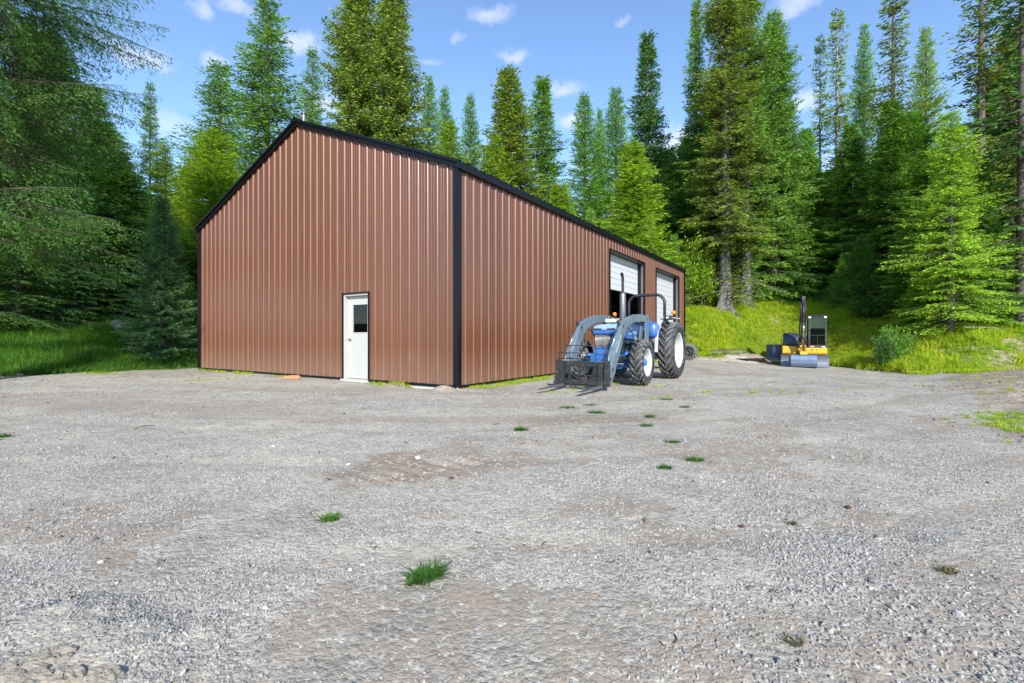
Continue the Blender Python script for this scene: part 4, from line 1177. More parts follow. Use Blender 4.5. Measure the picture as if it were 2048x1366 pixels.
# loose attachments lying beside the digger
def spare_bucket():
    x, y, z = at(1549, 26.2)
    b = empty('spare_bucket', (x, y, z + .13), R(-118), 'dark blue steel digger bucket standing on timber left of the digger', 'bucket')
    m = MB()
    m.box((.30, -.38, .03), (.33, .38, .78)); m.box((-.33, -.38, .0), (.30, .38, .03)); m.box((-.33, -.38, .75), (.30, .38, .78))
    m.build('shell', MAT['navy'], b, .01)
    for s in (-1, 1): MB().box((-.33, s * .38 - .015, .031), (.299, s * .38 + .015, .749)).build('side_plate', MAT['navy'], b)
    MB().box((-.36, -.45, -.10), (.36, .45, -.005)).build('timber', MAT['cream'], b, .01)
spare_bucket()
def harrow():
    x, y, z = at(1458, 25.0)
    h = empty('landscape_rake', (x, y, z + .02), R(-8), 'long rusty landscape rake with steel tines lying at the gravel edge', 'rake')
    m = MB().bar((-.95, 0, .16), (.75, 0, .24), .09, .07).bar((-.1, 0, .22), (-.3, .6, .2), .06, .06).bar((.3, 0, .24), (.1, .6, .2), .06, .06)
    m.build('frame', MAT['rust'], h)
    me = MB().tube([(0, 0, .2), (0, -.08, .12), (0, -.12, 0)], .014, 5).mesh('tine', MAT['worn'])
    for k in range(20): shared('tine', me, h, (-.9 + k * .085, 0, -.02 + k * .002))
harrow()
def flat_mat():
    x, y, z = at(1512, 25.0)
    h = empty('steel_chain_harrow', (x, y, z), R(0), 'flat dark chain drag mat spread on the gravel left of the digger', 'drag mat')
    m = MB(); rg = random.Random(8)
    for i in range(22):
        for j in range(5):
            cx = -1.35 + i * .13 + rg.uniform(-.02, .02); cy = -.3 + j * .14 + rg.uniform(-.03, .03); zz = .03 + rg.uniform(0, .05)
            m.bar((cx - .07, cy - .05, zz), (cx + .07, cy + .05, zz + .01), .03, .05)
            m.bar((cx - .06, cy + .06, zz), (cx + .06, cy - .06, zz + .015), .03, .05)
    o = m.build('links', MAT['blacksteel'], h); o['kind'] = 'stuff'
flat_mat()
def spare_tyre():
    x, y, z = at(1377, 23.6)
    w = wheel(None, (x, y, z + .42), .42, .24, .22, 1, 17, MAT['rust'], .0, 'spare_wheel')
    w.rotation_euler = (R(4), 0, R(-28))
    w.data = w.data.copy(); w.data.materials.clear(); w.data.materials.append(MAT['blacksteel'])
    tag(w, 'small black spare wheel standing on the gravel by the far workshop corner', 'wheel')
spare_tyre()
# ---------------------------------------------------------------- foliage materials
def leaf_mat(name, rough=.55, trans=.38, tipc=1.9, brown=.0, scale=.9):
    m, n, l = new_mat(name)
    oi = n.new("ShaderNodeObjectInfo")
    tc = n.new("ShaderNodeTexCoord")
    big = noise_node(n, l, scale, 3, .6, vec=tc.outputs['Object'])
    sm = noise_node(n, l, 7, 3, .6, vec=tc.outputs['Object'])
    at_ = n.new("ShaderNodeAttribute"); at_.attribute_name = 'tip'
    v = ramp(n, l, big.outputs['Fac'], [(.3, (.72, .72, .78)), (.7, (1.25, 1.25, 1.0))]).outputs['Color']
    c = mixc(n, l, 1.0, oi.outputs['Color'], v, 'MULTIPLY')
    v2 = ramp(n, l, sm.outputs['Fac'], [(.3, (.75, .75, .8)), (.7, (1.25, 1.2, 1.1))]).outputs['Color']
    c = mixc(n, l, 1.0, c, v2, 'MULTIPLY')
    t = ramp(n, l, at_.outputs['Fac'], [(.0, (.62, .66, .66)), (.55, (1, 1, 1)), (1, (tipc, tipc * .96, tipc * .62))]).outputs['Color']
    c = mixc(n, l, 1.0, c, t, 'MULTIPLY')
    if brown:
        bm_ = mathn(n, l, 'MULTIPLY', mathn(n, l, 'LESS_THAN', at_.outputs['Fac'], brown), .75)
        c = mixc(n, l, bm_, c, (.13, .095, .065))
    p = n.new("ShaderNodeBsdfPrincipled"); l.new(c, p.inputs['Base Color'])
    p.inputs['Roughness'].default_value = rough; p.inputs['Specular IOR Level'].default_value = .3
    tr = n.new("ShaderNodeBsdfTranslucent")
    tcx = mixc(n, l, 1.0, c, (1.25, 1.25, .55), 'MULTIPLY'); l.new(tcx, tr.inputs['Color'])
    mx = n.new("ShaderNodeMixShader"); mx.inputs[0].default_value = trans
    o = n.new("ShaderNodeOutputMaterial")
    l.new(p.outputs[0], mx.inputs[1]); l.new(tr.outputs[0], mx.inputs[2]); l.new(mx.outputs[0], o.inputs['Surface'])
    return m
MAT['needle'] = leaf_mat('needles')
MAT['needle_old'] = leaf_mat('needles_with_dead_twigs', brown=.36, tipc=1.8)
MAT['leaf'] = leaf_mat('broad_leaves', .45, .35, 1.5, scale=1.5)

def bark(name, lo, hi, moss=None):
    m, n, l = new_mat(name)
    tc = n.new("ShaderNodeTexCoord")
    mp = n.new("ShaderNodeMapping"); mp.inputs['Scale'].default_value = (1, 1, .18)
    l.new(tc.outputs['Object'], mp.inputs['Vector'])
    a = noise_node(n, l, 14, 6, .7, vec=mp.outputs[0])
    b = noise_node(n, l, 1.2, 3, .6, vec=tc.outputs['Object'])
    c = ramp(n, l, a.outputs['Fac'], [(.35, lo), (.65, hi)]).outputs['Color']
    c = mixc(n, l, mathn(n, l, 'MULTIPLY', b.outputs['Fac'], .5), c, tuple(x * .55 for x in hi))
    finish(n, l, c, .9, 0, a.outputs['Fac'], .7, .03, spec=.2)
    return m
MAT['bark'] = bark('spruce_bark', (.06, .05, .042), (.20, .175, .15))
MAT['greybark'] = bark('grey_bark', (.09, .08, .07), (.27, .245, .215))
MAT['palebark'] = bark('pale_weathered_bark', (.16, .145, .125), (.42, .39, .35))

# ---------------------------------------------------------------- tree prototypes (meshes shared by the copies)
def crown_mesh(name, seed, H, Rad, base, whorl, per, prof, el_top, el_bot, droop, upturn, tw_gap, tw_len, e_len, e_w, e_gap=.55,
               gaps=.12, irregular=.35, mat='needle', hang=.25, fan=55, limb_r=.02, dead_below=0.0, taper_r=.012, lean=0.0, jit=.06):
    """returns (crown mesh, trunk mesh).  A crown of limbs, twigs and needle tufts."""
    rg = np.random.RandomState(seed)
    bx = lambda z: lean * math.sin(z * .35 + seed)
    V = []; T = []
    LV = []; LF = []; nl = 0
    z = base; ga = 0
    K = 7
    while z < H * .992:
        t = (z - base) / (H - base)
        cnt = per if t < .9 else max(4, per - 1)
        for b in range(cnt):
            ga += 2.399 + rg.uniform(-.5, .5)
            if rg.rand() < gaps: continue
            z0 = z + rg.uniform(-.5, .5) * whorl
            tt = min(max((z0 - base) / (H - base), 0), 1)
            L = Rad * prof(tt) * rg.uniform(1 - irregular, 1.08)
            side = 1 + irregular * .5 * math.sin(ga * 1.0 + z0 * .9 + seed)
            L = max(L * side, .22)
            if tt < dead_below: L *= rg.uniform(.35, .75)
            el = math.radians(el_bot + (el_top - el_bot) * tt ** 1.3 + rg.uniform(-9, 9))
            s = np.linspace(0, 1, K)
            dr = droop * (1 - .6 * tt)
            rad = L * s * math.cos(el)
            zz = z0 + L * s * math.sin(el) - dr * L * s ** 2 + upturn * L * s ** 3
            wob = rg.uniform(-.12, .12) * L * s ** 2
            ca, sa = math.cos(ga), math.sin(ga)
            P = np.stack([bx(z0) + rad * ca - wob * sa, rad * sa + wob * ca, zz], 1)
            # limb: three sided
            r0 = limb_r * (L ** .7) + .004
            m = len(LV)
            up = np.array([0, 0, 1.0]); sd = np.array([-sa, ca, 0])
            rr = r0 * (1 - .85 * s)
            for i in range(0, K, 2):
                for k in range(3):
                    a = 2.094 * k
                    LV.append(P[i] + (up * math.cos(a) + sd * math.sin(a)) * rr[i])
            nn = (K + 1) // 2
            for i in range(nn - 1):
                for k in range(3):
                    k2 = (k + 1) % 3
                    LF.append((m + i*3 + k, m + i*3 + k2, m + (i+1)*3 + k2, m + (i+1)*3 + k))
            if tt < dead_below and rg.rand() < .75: 
                # bare, brown lower limb: only fine dead twigs
                nt = max(2, int(L / .3)); 
            # twigs
            n_t = max(3, int(L / tw_gap))
            s0 = .12 if tt > .5 else .22
            ts = np.concatenate([np.linspace(s0, .97, n_t), [1.0]])
            ts = np.clip(ts + rg.uniform(-.02, .02, len(ts)), 0, 1)
            tp = np.stack([np.interp(ts, s, P[:, k]) for k in range(3)], 1)
            dP = np.gradient(P, axis=0); td = np.stack([np.interp(ts, s, dP[:, k]) for k in range(3)], 1)
            td /= np.linalg.norm(td, axis=1, keepdims=True)
            for sgn in (-1, 1):
                fa = np.radians(fan + rg.uniform(-14, 14, len(ts)))
                fa[-1] = 0 if sgn > 0 else .3
                sdv = np.cross(td, [0, 0, 1.0]); sdv /= np.linalg.norm(sdv, axis=1, keepdims=True) + 1e-9
                d = td * np.cos(fa)[:, None] + sdv * (sgn * np.sin(fa))[:, None]
                d[:, 2] += rg.uniform(-.15, .12, len(ts)) - hang * .5
                d /= np.linalg.norm(d, axis=1, keepdims=True)
                ln = tw_len * (L / Rad) ** .35 * (1.12 - ts) ** .55 * (.25 + .75 * np.sin(np.pi * np.clip(ts * .85 + .15, 0, 1)) ** .4) * rg.uniform(.65, 1.15, len(ts))
                ln = np.maximum(ln, e_len * .8)
                ne = np.maximum(1, (ln / (e_len * e_gap)).astype(int))
                idx = np.repeat(np.arange(len(ts)), ne)
                j = np.concatenate([np.arange(k) for k in ne])
                u = (j + rg.uniform(0, .6, len(j))) / ne[idx]
                pos = tp[idx] + d[idx] * (u * ln[idx])[:, None]
                pos[:, 2] -= hang * ln[idx] * u ** 2
                pos += rg.normal(0, jit, (len(idx), 3)) * (.3 + u)[:, None]
                sg2 = np.where(rg.rand(len(idx)) < .5, -1, 1)
                perp = np.cross(d[idx], [0, 0, 1.0]) * sg2[:, None]
                ed = d[idx] * .8 + perp * rg.uniform(.1, .8, (len(idx), 1)) + rg.normal(0, .22, (len(idx), 3))
                ed[:, 2] -= hang * .6 * u
                ed /= np.linalg.norm(ed, axis=1, keepdims=True)
                el_ = e_len * rg.uniform(.6, 1.25, len(idx))
                nv = rg.normal(0, .8, (len(idx), 3)) + np.array([0, 0, .45])
                wv = np.cross(ed, nv); wv /= np.linalg.norm(wv, axis=1, keepdims=True) + 1e-9
                ew = e_w * rg.uniform(.6, 1.3, len(idx))
                q = np.stack([pos, pos + ed * (el_ * .45)[:, None] + wv * (ew * .5)[:, None], pos + ed * el_[:, None],
                              pos + ed * (el_ * .45)[:, None] - wv * (ew * .5)[:, None]], 1)
                # thickness of a shoot: bend the two halves down
                q[:, 1, 2] -= ew * .25; q[:, 3, 2] -= ew * .25
                tipv = np.clip(ts[idx] * .45 + u * .6 + rg.uniform(-.15, .15, len(idx)), 0, 1)
                tq = np.stack([tipv * .7, tipv * .9, np.clip(tipv * 1.25, 0, 1), tipv * .9], 1)
                if tt < dead_below:
                    keep = rg.rand(len(idx)) < (.30 + .5 * (ts[idx] > .75))
                    q = q[keep]; tq = tq[keep]
                V.append(q.reshape(-1, 3)); T.append(tq.ravel())
        z += whorl * (1 - .45 * t) * rg.uniform(.8, 1.2)
    V = np.concatenate(V); T = np.concatenate(T)
    F = np.arange(len(V)).reshape(-1, 4)
    # leader shoot
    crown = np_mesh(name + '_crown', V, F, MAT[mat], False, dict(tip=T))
    # trunk
    n = 9; hs = np.concatenate([[0, .25, .7], np.linspace(1.5, H, 12)])
    r = taper_r * H * (1 - hs / H) ** .85 + .015; r[0] *= 1.45; r[1] *= 1.15
    m = len(LV)
    for i, h in enumerate(hs):
        for k in range(n):
            a = 2 * math.pi * k / n
            fl = 1 + (.12 * math.sin(k * 2.1 + seed) if i < 2 else 0)
            LV.append(np.array([bx(h) + r[i] * fl * math.cos(a), r[i] * fl * math.sin(a), h if i else -.5]))
    for i in range(len(hs) - 1):
        for k in range(n):
            k2 = (k + 1) % n
            LF.append((m + i*n + k, m + i*n + k2, m + (i+1)*n + k2, m + (i+1)*n + k))
    trunk = np_mesh(name + '_trunk', np.array(LV), np.array(LF), MAT['bark'], True)
    return crown, trunk, H, Rad

cone = lambda p=.62, top=.05: (lambda t: top + (1 - t) ** p * (1 - top) * min(1.0, .78 + t * 2.2))
column = lambda t: (.07 + .93 * (1 - t) ** .62) * min(1, .75 + t * 2)
def sparse_top(t): return (.10 + .9 * (1 - t) ** .75) * (.75 + .25 * math.sin(t * 23))
PROTO = {}
PROTO['spruce'] = crown_mesh('spruce', 1, 20, 3.1, .8, .36, 8, cone(.82), 42, -8, .30, .18, .15, .85, .22, .070, e_gap=.27, taper_r=.010)
PROTO['spruce2'] = crown_mesh('spruce2', 2, 20, 2.7, .9, .40, 7, cone(.9, .04), 38, -14, .34, .20, .15, .80, .22, .070, e_gap=.27, gaps=.14, irregular=.45)
PROTO['dense'] = crown_mesh('dense', 3, 20, 3.6, .6, .36, 8, column, 40, -4, .26, .12, .17, .90, .22, .075, e_gap=.33, gaps=.05, irregular=.35)
PROTO['fir'] = crown_mesh('fir', 4, 20, 3.4, 1.2, .50, 7, cone(.8, .04), 36, 4, .22, .10, .15, .75, .20, .058, e_gap=.30, gaps=.14, irregular=.45, taper_r=.008)
PROTO['larch'] = crown_mesh('larch', 5, 20, 3.0, 1.2, .40, 7, cone(.75, .03), 48, 12, .12, .10, .15, .80, .18, .05, e_gap=.36, gaps=.1, irregular=.4, fan=48, hang=.12, taper_r=.008)
PROTO['sparse'] = crown_mesh('sparse', 6, 20, 2.4, 2.5, .60, 6, sparse_top, 24, -18, .28, .28, .14, .65, .22, .08, e_gap=.34, gaps=.22, irregular=.55, taper_r=.009, mat='needle_old')
PROTO['veteran'] = crown_mesh('veteran', 7, 24, 3.3, 1.2, .44, 7, lambda t: (.14 + .86 * (1 - t) ** .55) * (.74 + .26 * math.sin(t * 31 + 1)), 30, -20, .34, .24, .14, .85, .21, .068, e_gap=.29, gaps=.12, irregular=.5, taper_r=.011, mat='needle_old', dead_below=.14, limb_r=.022)
PROTO['young'] = crown_mesh('young', 8, 8, 2.1, .25, .20, 8, cone(.72, .05), 48, 4, .16, .10, .11, .50, .12, .036, e_gap=.36, gaps=.05, irregular=.3, taper_r=.008, jit=.03)
PROTO['bright'] = crown_mesh('bright', 9, 14, 2.9, .8, .36, 8, lambda t: (.05 + .95 * (1 - t) ** .62) * (.80 + .20 * math.sin(t * 26)), 44, -10, .30, .16, .13, .75, .14, .045, e_gap=.36, gaps=.08, irregular=.4, hang=.35, taper_r=.009, jit=.035)
PROTO['near'] = crown_mesh('near', 10, 22, 5.2, 5.0, .50, 8, lambda t: (.2 + .8 * (1 - t) ** .5) * (.82 + .18 * math.sin(t * 30)) * (.62 + .38 * min(1, t / .3)), 24, -4, .24, .10, .105, 1.25, .12, .026, e_gap=.28, gaps=.10, irregular=.4, hang=.85, taper_r=.011, limb_r=.013, mat='needle_old', jit=.05)

def bush_mesh(name, seed, H, W, nst, mat='leaf', ls=.09):
    rg = np.random.RandomState(seed); V = []; T = []; LV = []; LF = []
    for i in range(nst):
        a = rg.uniform(0, 6.28); rr = W * .25 * rg.rand() ** .5; h = H * rg.uniform(.55, 1.0)
        dx, dy = rg.normal(0, W * .28, 2)
        s = np.linspace(0, 1, 6)
        P = np.stack([rr * math.cos(a) + dx * s ** 1.4, rr * math.sin(a) + dy * s ** 1.4, h * s], 1)
        m = len(LV)
        for k in range(6):
            for q in range(3): LV.append(P[k] + np.array([math.cos(q * 2.09), math.sin(q * 2.09), 0]) * (.022 * H / 3 * (1 - .8 * s[k])))
        for k in range(5):
            for q in range(3): LF.append((m + k*3 + q, m + k*3 + (q+1) % 3, m + (k+1)*3 + (q+1) % 3, m + (k+1)*3 + q))
        nb = int(10 + H * 5)
        for b in range(nb):
            sb = rg.uniform(.22, 1); p0 = np.array([np.interp(sb, s, P[:, k]) for k in range(3)])
            az = rg.uniform(0, 6.28); L = W * .38 * (1.15 - sb) ** .5 * rg.uniform(.5, 1.1)
            d = np.array([math.cos(az), math.sin(az), rg.uniform(.1, .9)]); d /= np.linalg.norm(d)
            n = max(5, int(L / (ls * .28)))
            u = rg.rand(n) ** .8
            c = p0 + d * (u * L)[:, None] + rg.normal(0, ls * .8, (n, 3))
            ed = d + rg.normal(0, .7, (n, 3)); ed /= np.linalg.norm(ed, axis=1, keepdims=True)
            wv = np.cross(ed, rg.normal(0, .5, (n, 3)) + [0, 0, 1]); wv /= np.linalg.norm(wv, axis=1, keepdims=True)
            el = ls * rg.uniform(.7, 1.3, (n, 1)); ew = el * .55
            q = np.stack([c, c + ed * el * .5 + wv * ew * .5, c + ed * el, c + ed * el * .5 - wv * ew * .5], 1)
            V.append(q.reshape(-1, 3)); T.append(np.repeat(np.clip(.2 + u * .6 + rg.uniform(-.1, .2, n), 0, 1), 4))
    V = np.concatenate(V)
    cr = np_mesh(name + '_foliage', V, np.arange(len(V)).reshape(-1, 4), MAT[mat], False, dict(tip=np.concatenate(T)))
    st = np_mesh(name + '_stems', np.array(LV), np.array(LF), MAT['bark'], True)
    return cr, st, H, W / 2
PROTO['bush'] = bush_mesh('bush', 21, 4, 3.2, 14, ls=.16)
PROTO['shrub'] = bush_mesh('shrub', 22, 1.4, 1.5, 26, ls=.09)

DG = (.080, .185, .046); MG = (.135, .275, .045); YG = (.23, .37, .038); LG = (.16, .34, .055); BG = (.12, .25, .11); OG = (.175, .255, .044); VG = (.29, .48, .05); TG = (.070, .205, .070)
WIDE = 1.6
def tree(kind, px, Y, top, hw, col, label, rot=None, group=None, name='conifer_tree', zscale=None, base_at=None, bark_mat=None, cat='tree'):
    cr, tr, H, Rad = PROTO[kind]
    X, Y, z = at(px, Y)
    zt = CAM_Z + (675 - top) / FPX * Y
    h = zt - z
    w = hw / FPX * Y / Rad * ((WIDE if not (380 < px < 1345 and top < 400) else 2.3) if kind in ('spruce', 'spruce2', 'dense', 'fir', 'larch', 'sparse', 'veteran') else 1.05)
    o = empty(name, (X, Y, z - .05), rot if rot is not None else (px * 1.7 + Y) % 6.28, label, cat, group)
    c = shared('crown', cr, o, scale=(w, w, h / H)); c.color = tuple(col) + (1,)
    t = shared('trunk', tr, o, scale=(w, w, h / H))
    if bark_mat:
        t.data = tr.copy() if False else t.data
        t.material_slots[0].link = 'OBJECT'; t.material_slots[0].material = MAT[bark_mat]
    return o

# behind and left of the workshop
tree('fir', 535, 33, -6, 78, MG, 'tall open-branched fir reaching the upper frame edge above the left gable half')
tree('fir', 440, 35, 128, 72, MG, 'open-branched fir left of the taller one, rising over the left eave')
tree('fir', 625, 44, 98, 42, MG, 'slender thin fir between the tall fir and the broad spruce over the ridge')
tree('dense', 713, 31, -70, 58, OG, 'broad dense yellow-green spruce over the ridge, left one of a close pair')
tree('dense', 783, 32, -45, 56, OG, 'dense olive spruce over the right roof slope, right one of a close pair')
tree('larch', 858, 36, 155, 36, LG, 'feathery light green larch, left one of two touching larches right of the broad spruce')
tree('larch', 890, 37, 178, 34, LG, 'feathery light green larch, right one of two touching larches right of the broad spruce')
tree('larch', 941, 38, 193, 36, LG, 'bright narrow larch just left of the dark pointed spruce over the roof')
tree('spruce', 1018, 36, 140, 62, OG, 'pointed olive spruce standing clear against the sky above the middle of the roof')
tree('spruce2', 1085, 40, 158, 48, MG, 'slim green spruce just right of the pointed olive spruce')
tree('larch', 1170, 37, 192, 50, LG, 'open larch with thin drooping boughs over the far half of the roof')
tree('larch', 1200, 42, 220, 26, LG, 'narrow larch half hidden between two taller larches')
tree('larch', 1232, 37, 178, 46, LG, 'full rounded larch left of the tall thin spruce with the bare leader')
tree('spruce2', 1294, 40, 72, 44, DG, 'tall thin dark spruce with a bare pale leader left of the great old spruces', bark_mat='palebark')
tree('spruce', 1268, 30, 288, 60, YG, 'bright young spruce in front of the tall thin dark one, above the far door')
tree('young', 1300, 28.5, 430, 48, YG, 'low yellow-green spruce showing just over the roof above the white doors')
tree('young', 1350, 31.5, 470, 36, LG, 'low light green spruce whose tip shows over the far roof end')
tree('bush', 1392, 31.5, 478, 46, YG, 'leafy yellow-green bush beside the far corner of the workshop', name='leafy_bush', cat='bush')
tree('bush', 1358, 34, 520, 40, LG, 'darker leafy bush behind the far corner of the workshop', name='leafy_bush', cat='bush')

tree('spruce2', 1392, 38, 6, 42, MG, 'tall narrow dark spruce just left of the great old spruce')
tree('veteran', 1450, 31.2, -60, 86, OG, 'great old spruce with a thick grey trunk and dead brown lower boughs', bark_mat='greybark')
tree('veteran', 1492, 32.2, -120, 70, MG, 'second great spruce close behind the old one, sharing its foot', bark_mat='greybark')
tree('dense', 1547, 35, 28, 62, MG, 'dense green spruce filling the right flank of the great spruces')
tree('sparse', 1640, 41, 74, 34, YG, 'nearly bare pale-trunked snag with a needle-thin top', bark_mat='palebark')
tree('sparse', 1674, 39, 22, 46, YG, 'tall ragged tree with a pale trunk right of the bare snag', bark_mat='palebark')
tree('larch', 1728, 40, 52, 48, LG, 'feathery green larch between the ragged tree and the tall open spruce')
tree('sparse', 1786, 36, -14, 66, OG, 'tall open spruce with short ragged boughs and its tip cut by the frame')
tree('larch', 1852, 38, 58, 56, YG, 'yellow-green larch with a fine feathery top, left of the tall right-hand spruce')
tree('sparse', 1962, 27, -150, 84, OG, 'tall spruce with a bare dark upper trunk, cut by the upper right frame edge')
tree('dense', 2030, 27.5, 38, 72, DG, 'dense dark green spruce at the right edge with blue-green needles')
tree('sparse', 2046, 22.4, -330, 95, DG, 'dark trunked spruce at the far right edge with few low boughs', name='conifer_tree')
tree('bright', 1902, 22.6, 222, 128, VG, 'bright yellow-green spruce with layered drooping boughs on the right bank')
tree('young', 1832, 24.6, 556, 46, VG, 'little yellow-green spruce at the left foot of the bright layered one')
tree('spruce', 1700, 34, 250, 62, MG, 'mid green spruce behind the small pointed trees right of the digger')
tree('spruce', 1612, 38, 258, 52, LG, 'light green spruce under the bare snag')
tree('spruce', 1785, 31, 200, 74, MG, 'full green spruce behind the bright layered one')
tree('young', 1722, 30, 476, 52, MG, 'small pointed spruce at the wood edge, taller right one of two')
tree('young', 1688, 30.5, 506, 40, LG, 'small pointed spruce at the wood edge, lower left one of two')
tree('spruce2', 1640, 36, 435, 50, MG, 'dark spruce straight behind the digger cab')
tree('spruce', 1855, 26, 300, 66, MG, 'mid green spruce peeping out left of the bright layered one')
tree('spruce2', 1960, 23.5, 330, 60, MG, 'mid green spruce between the bright layered one and the dark trunk')
tree('fir', 1573, 36, 180, 48, DG, 'thin dark trunk with sparse green boughs left of the digger arm')
tree('spruce', 1340, 36, 330, 44, DG, 'dark spruce filling the gap beyond the far end of the roof')
tree('dense', 1425, 38, 170, 60, DG, 'dark spruce standing behind the great old spruce')
tree('larch', 1500, 40, 120, 60, MG, 'green larch showing between the great spruces and the digger')
tree('spruce', 1985, 30, 150, 80, TG, 'shadowy spruce behind the dark right-hand trees')
tree('spruce', 1120, 33, 370, 50, YG, 'yellow-green spruce tip low over the middle of the long roof')
tree('young', 1180, 30, 420, 50, LG, 'short light green spruce just over the roof line left of the doors')
tree('larch', 990, 34, 275, 50, YG, 'yellow-green larch below the pointed olive spruce')
tree('larch', 900, 33, 245, 58, YG, 'low yellow-green larch in front of the two touching larches')

# left of the workshop
tree('fir', 300, 33, 165, 44, MG, 'thin grey-green fir seen through the gap left of the workshop')
tree('larch', 425, 27, 262, 84, YG, 'sunlit yellow-green tree right behind the left eave')
tree('larch', 330, 28, 290, 62, YG, 'sunlit yellow-green tree in the gap between the dark spruce and the workshop')
tree('spruce', 375, 30, 335, 50, YG, 'bright spruce tip between two sunlit trees left of the workshop')
tree('young', 322, 18.6, 392, 84, BG, 'pale blue-green young spruce on the lawn left of the workshop')
tree('near', -40, 12.6, -560, 385, DG, 'huge dark spruce overhanging the left edge with long drooping boughs', rot=.6)
tree('near', -230, 15.5, -420, 300, DG, 'huge dark spruce partly outside the left edge behind the first', rot=2.2)
tree('bright', 38, 18.8, 300, 150, DG, 'shaded spruce with a slim grey trunk behind the left lawn')
tree('bright', 150, 20.5, 330, 110, TG, 'shaded low-branched spruce under the huge left one')
tree('spruce', 235, 23, 300, 92, DG, 'dark shaded spruce behind the grey stump')
tree('spruce2', 185, 29, 180, 80, DG, 'dark spruce high behind the overhanging boughs')
tree('dense', 90, 27, 60, 110, DG, 'dense dark spruce deep behind the left lawn')

# the wood behind: unnamed individuals that only fill between the others
rgw = random.Random(31)
wood = [(px, Yd) for px, Yd in [(15, 34), (120, 36), (210, 38), (270, 42), (350, 40), (470, 42), (560, 50), (700, 48), (860, 52), (980, 52), (1060, 54), (1150, 50), (1260, 52), (1330, 46),
        (1375, 44), (1410, 50), (1465, 44), (1520, 46), (1560, 42), (1595, 48), (1620, 44), (1655, 50), (1690, 44), (1715, 50), (1745, 42), (1770, 47), (1800, 40), (1830, 44), (1880, 36),
        (1905, 40), (1935, 34), (1975, 38), (2010, 33), (2050, 34), (2100, 30), (1600, 37), (1665, 38), (1540, 40), (1755, 35), (1820, 33)]]
for i, (px, Yd) in enumerate(wood):
    hgt = rgw.uniform(9.5, 13.5) if (px < 1300 and px > 260) else rgw.uniform(12, 17.5)
    if 1590 < px < 1760 or px > 1860: hgt = rgw.uniform(9, 12)
    if px < 100: hgt = 15
    X, Y, z = at(px, Yd)
    top = 675 - (z + hgt - CAM_Z) * FPX / Yd
    tree(('spruce', 'spruce2', 'dense')[i % 3], px, Yd, top, rgw.uniform(2.6, 3.4) * FPX / Yd, (DG, MG, LG, TG, MG)[rgw.randrange(5)],
         'dark conifer deep in the wood, filling the gap behind the front trees', group='dark conifers deep in the wood')
# thick swollen foot of the great old spruce, with roots
def spruce_foot():
    for px, Yd, s in ((1458, 31.0, 1.0), (1490, 31.8, .85)):
        x, y, z = at(px, Yd)
        vs = []; n = 20; lv = [(-.5, 1.0), (0, .78), (.3, .58), (.8, .46), (1.6, .40), (2.6, .36)]
        for h, r_ in lv:
            for k in range(n):
                a = 2 * math.pi * k / n
                rr = r_ * s * (1 + .22 * math.sin(a * 4 + px) * max(0, 1 - h / 1.4))
                vs.append((x + rr * math.cos(a), y + rr * math.sin(a), z + h))
        fs = [(i*n+k, i*n+(k+1) % n, (i+1)*n+(k+1) % n, (i+1)*n+k) for i in range(len(lv)-1) for k in range(n)]
        yield vs, fs, x, y, z
feet = list(spruce_foot())
vets = [o for o in COL.objects if o.get('label', '').startswith(('great old spruce', 'second great'))]
for (vs, fs, x, y, z), o in zip(feet, vets):
    mi = Matrix.Translation(o.location) @ Matrix.Rotation(o.rotation_euler.z, 4, 'Z')
    mi.invert()
    dx = o.location.x - x; dy = o.location.y - y
    MB().add([mi @ (Vector(v) + Vector((dx, dy, 0))) for v in vs], fs, True).build('root_flare', MAT['greybark'], o)

# undergrowth and shrubs at the wood edge
for i, (px, Yd, top, hw, col, lab) in enumerate([
        (1792, 22.6, 652, 22, LG, 'lush green weed clump on the bank right of the digger'),
        (1768, 22.3, 662, 18, DG, 'low dark weed clump left of the lush one'),
        (1600, 34.5, 560, 40, MG, 'leafy shrub at the wood edge behind the digger arm'),
        (1540, 35.0, 575, 46, LG, 'leafy shrub right of the great spruce foot'),
        (1425, 32.5, 560, 36, YG, 'sunlit shrub just left of the great spruce foot'),
        (1660, 33.0, 575, 40, MG, 'leafy shrub behind the digger cab'),
        (1760, 27.5, 590, 44, DG, 'shaded shrub behind the lush weed clump'),
        (110, 22.0, 590, 60, DG, 'shaded shrub under the left spruces'),
        (200, 24.0, 570, 60, MG, 'shaded shrub behind the grey stump'),
        (380, 24.0, 560, 40, MG, 'shrub close to the left workshop corner'),
        (1990, 23.0, 600, 50, DG, 'shaded shrub left of the dark right-hand trunk'),
        (10, 21.0, 590, 60, DG, 'shaded shrub at the left frame edge')]):
    tree('shrub', px, Yd, top, hw, col, lab, name='shrub', cat='shrub')

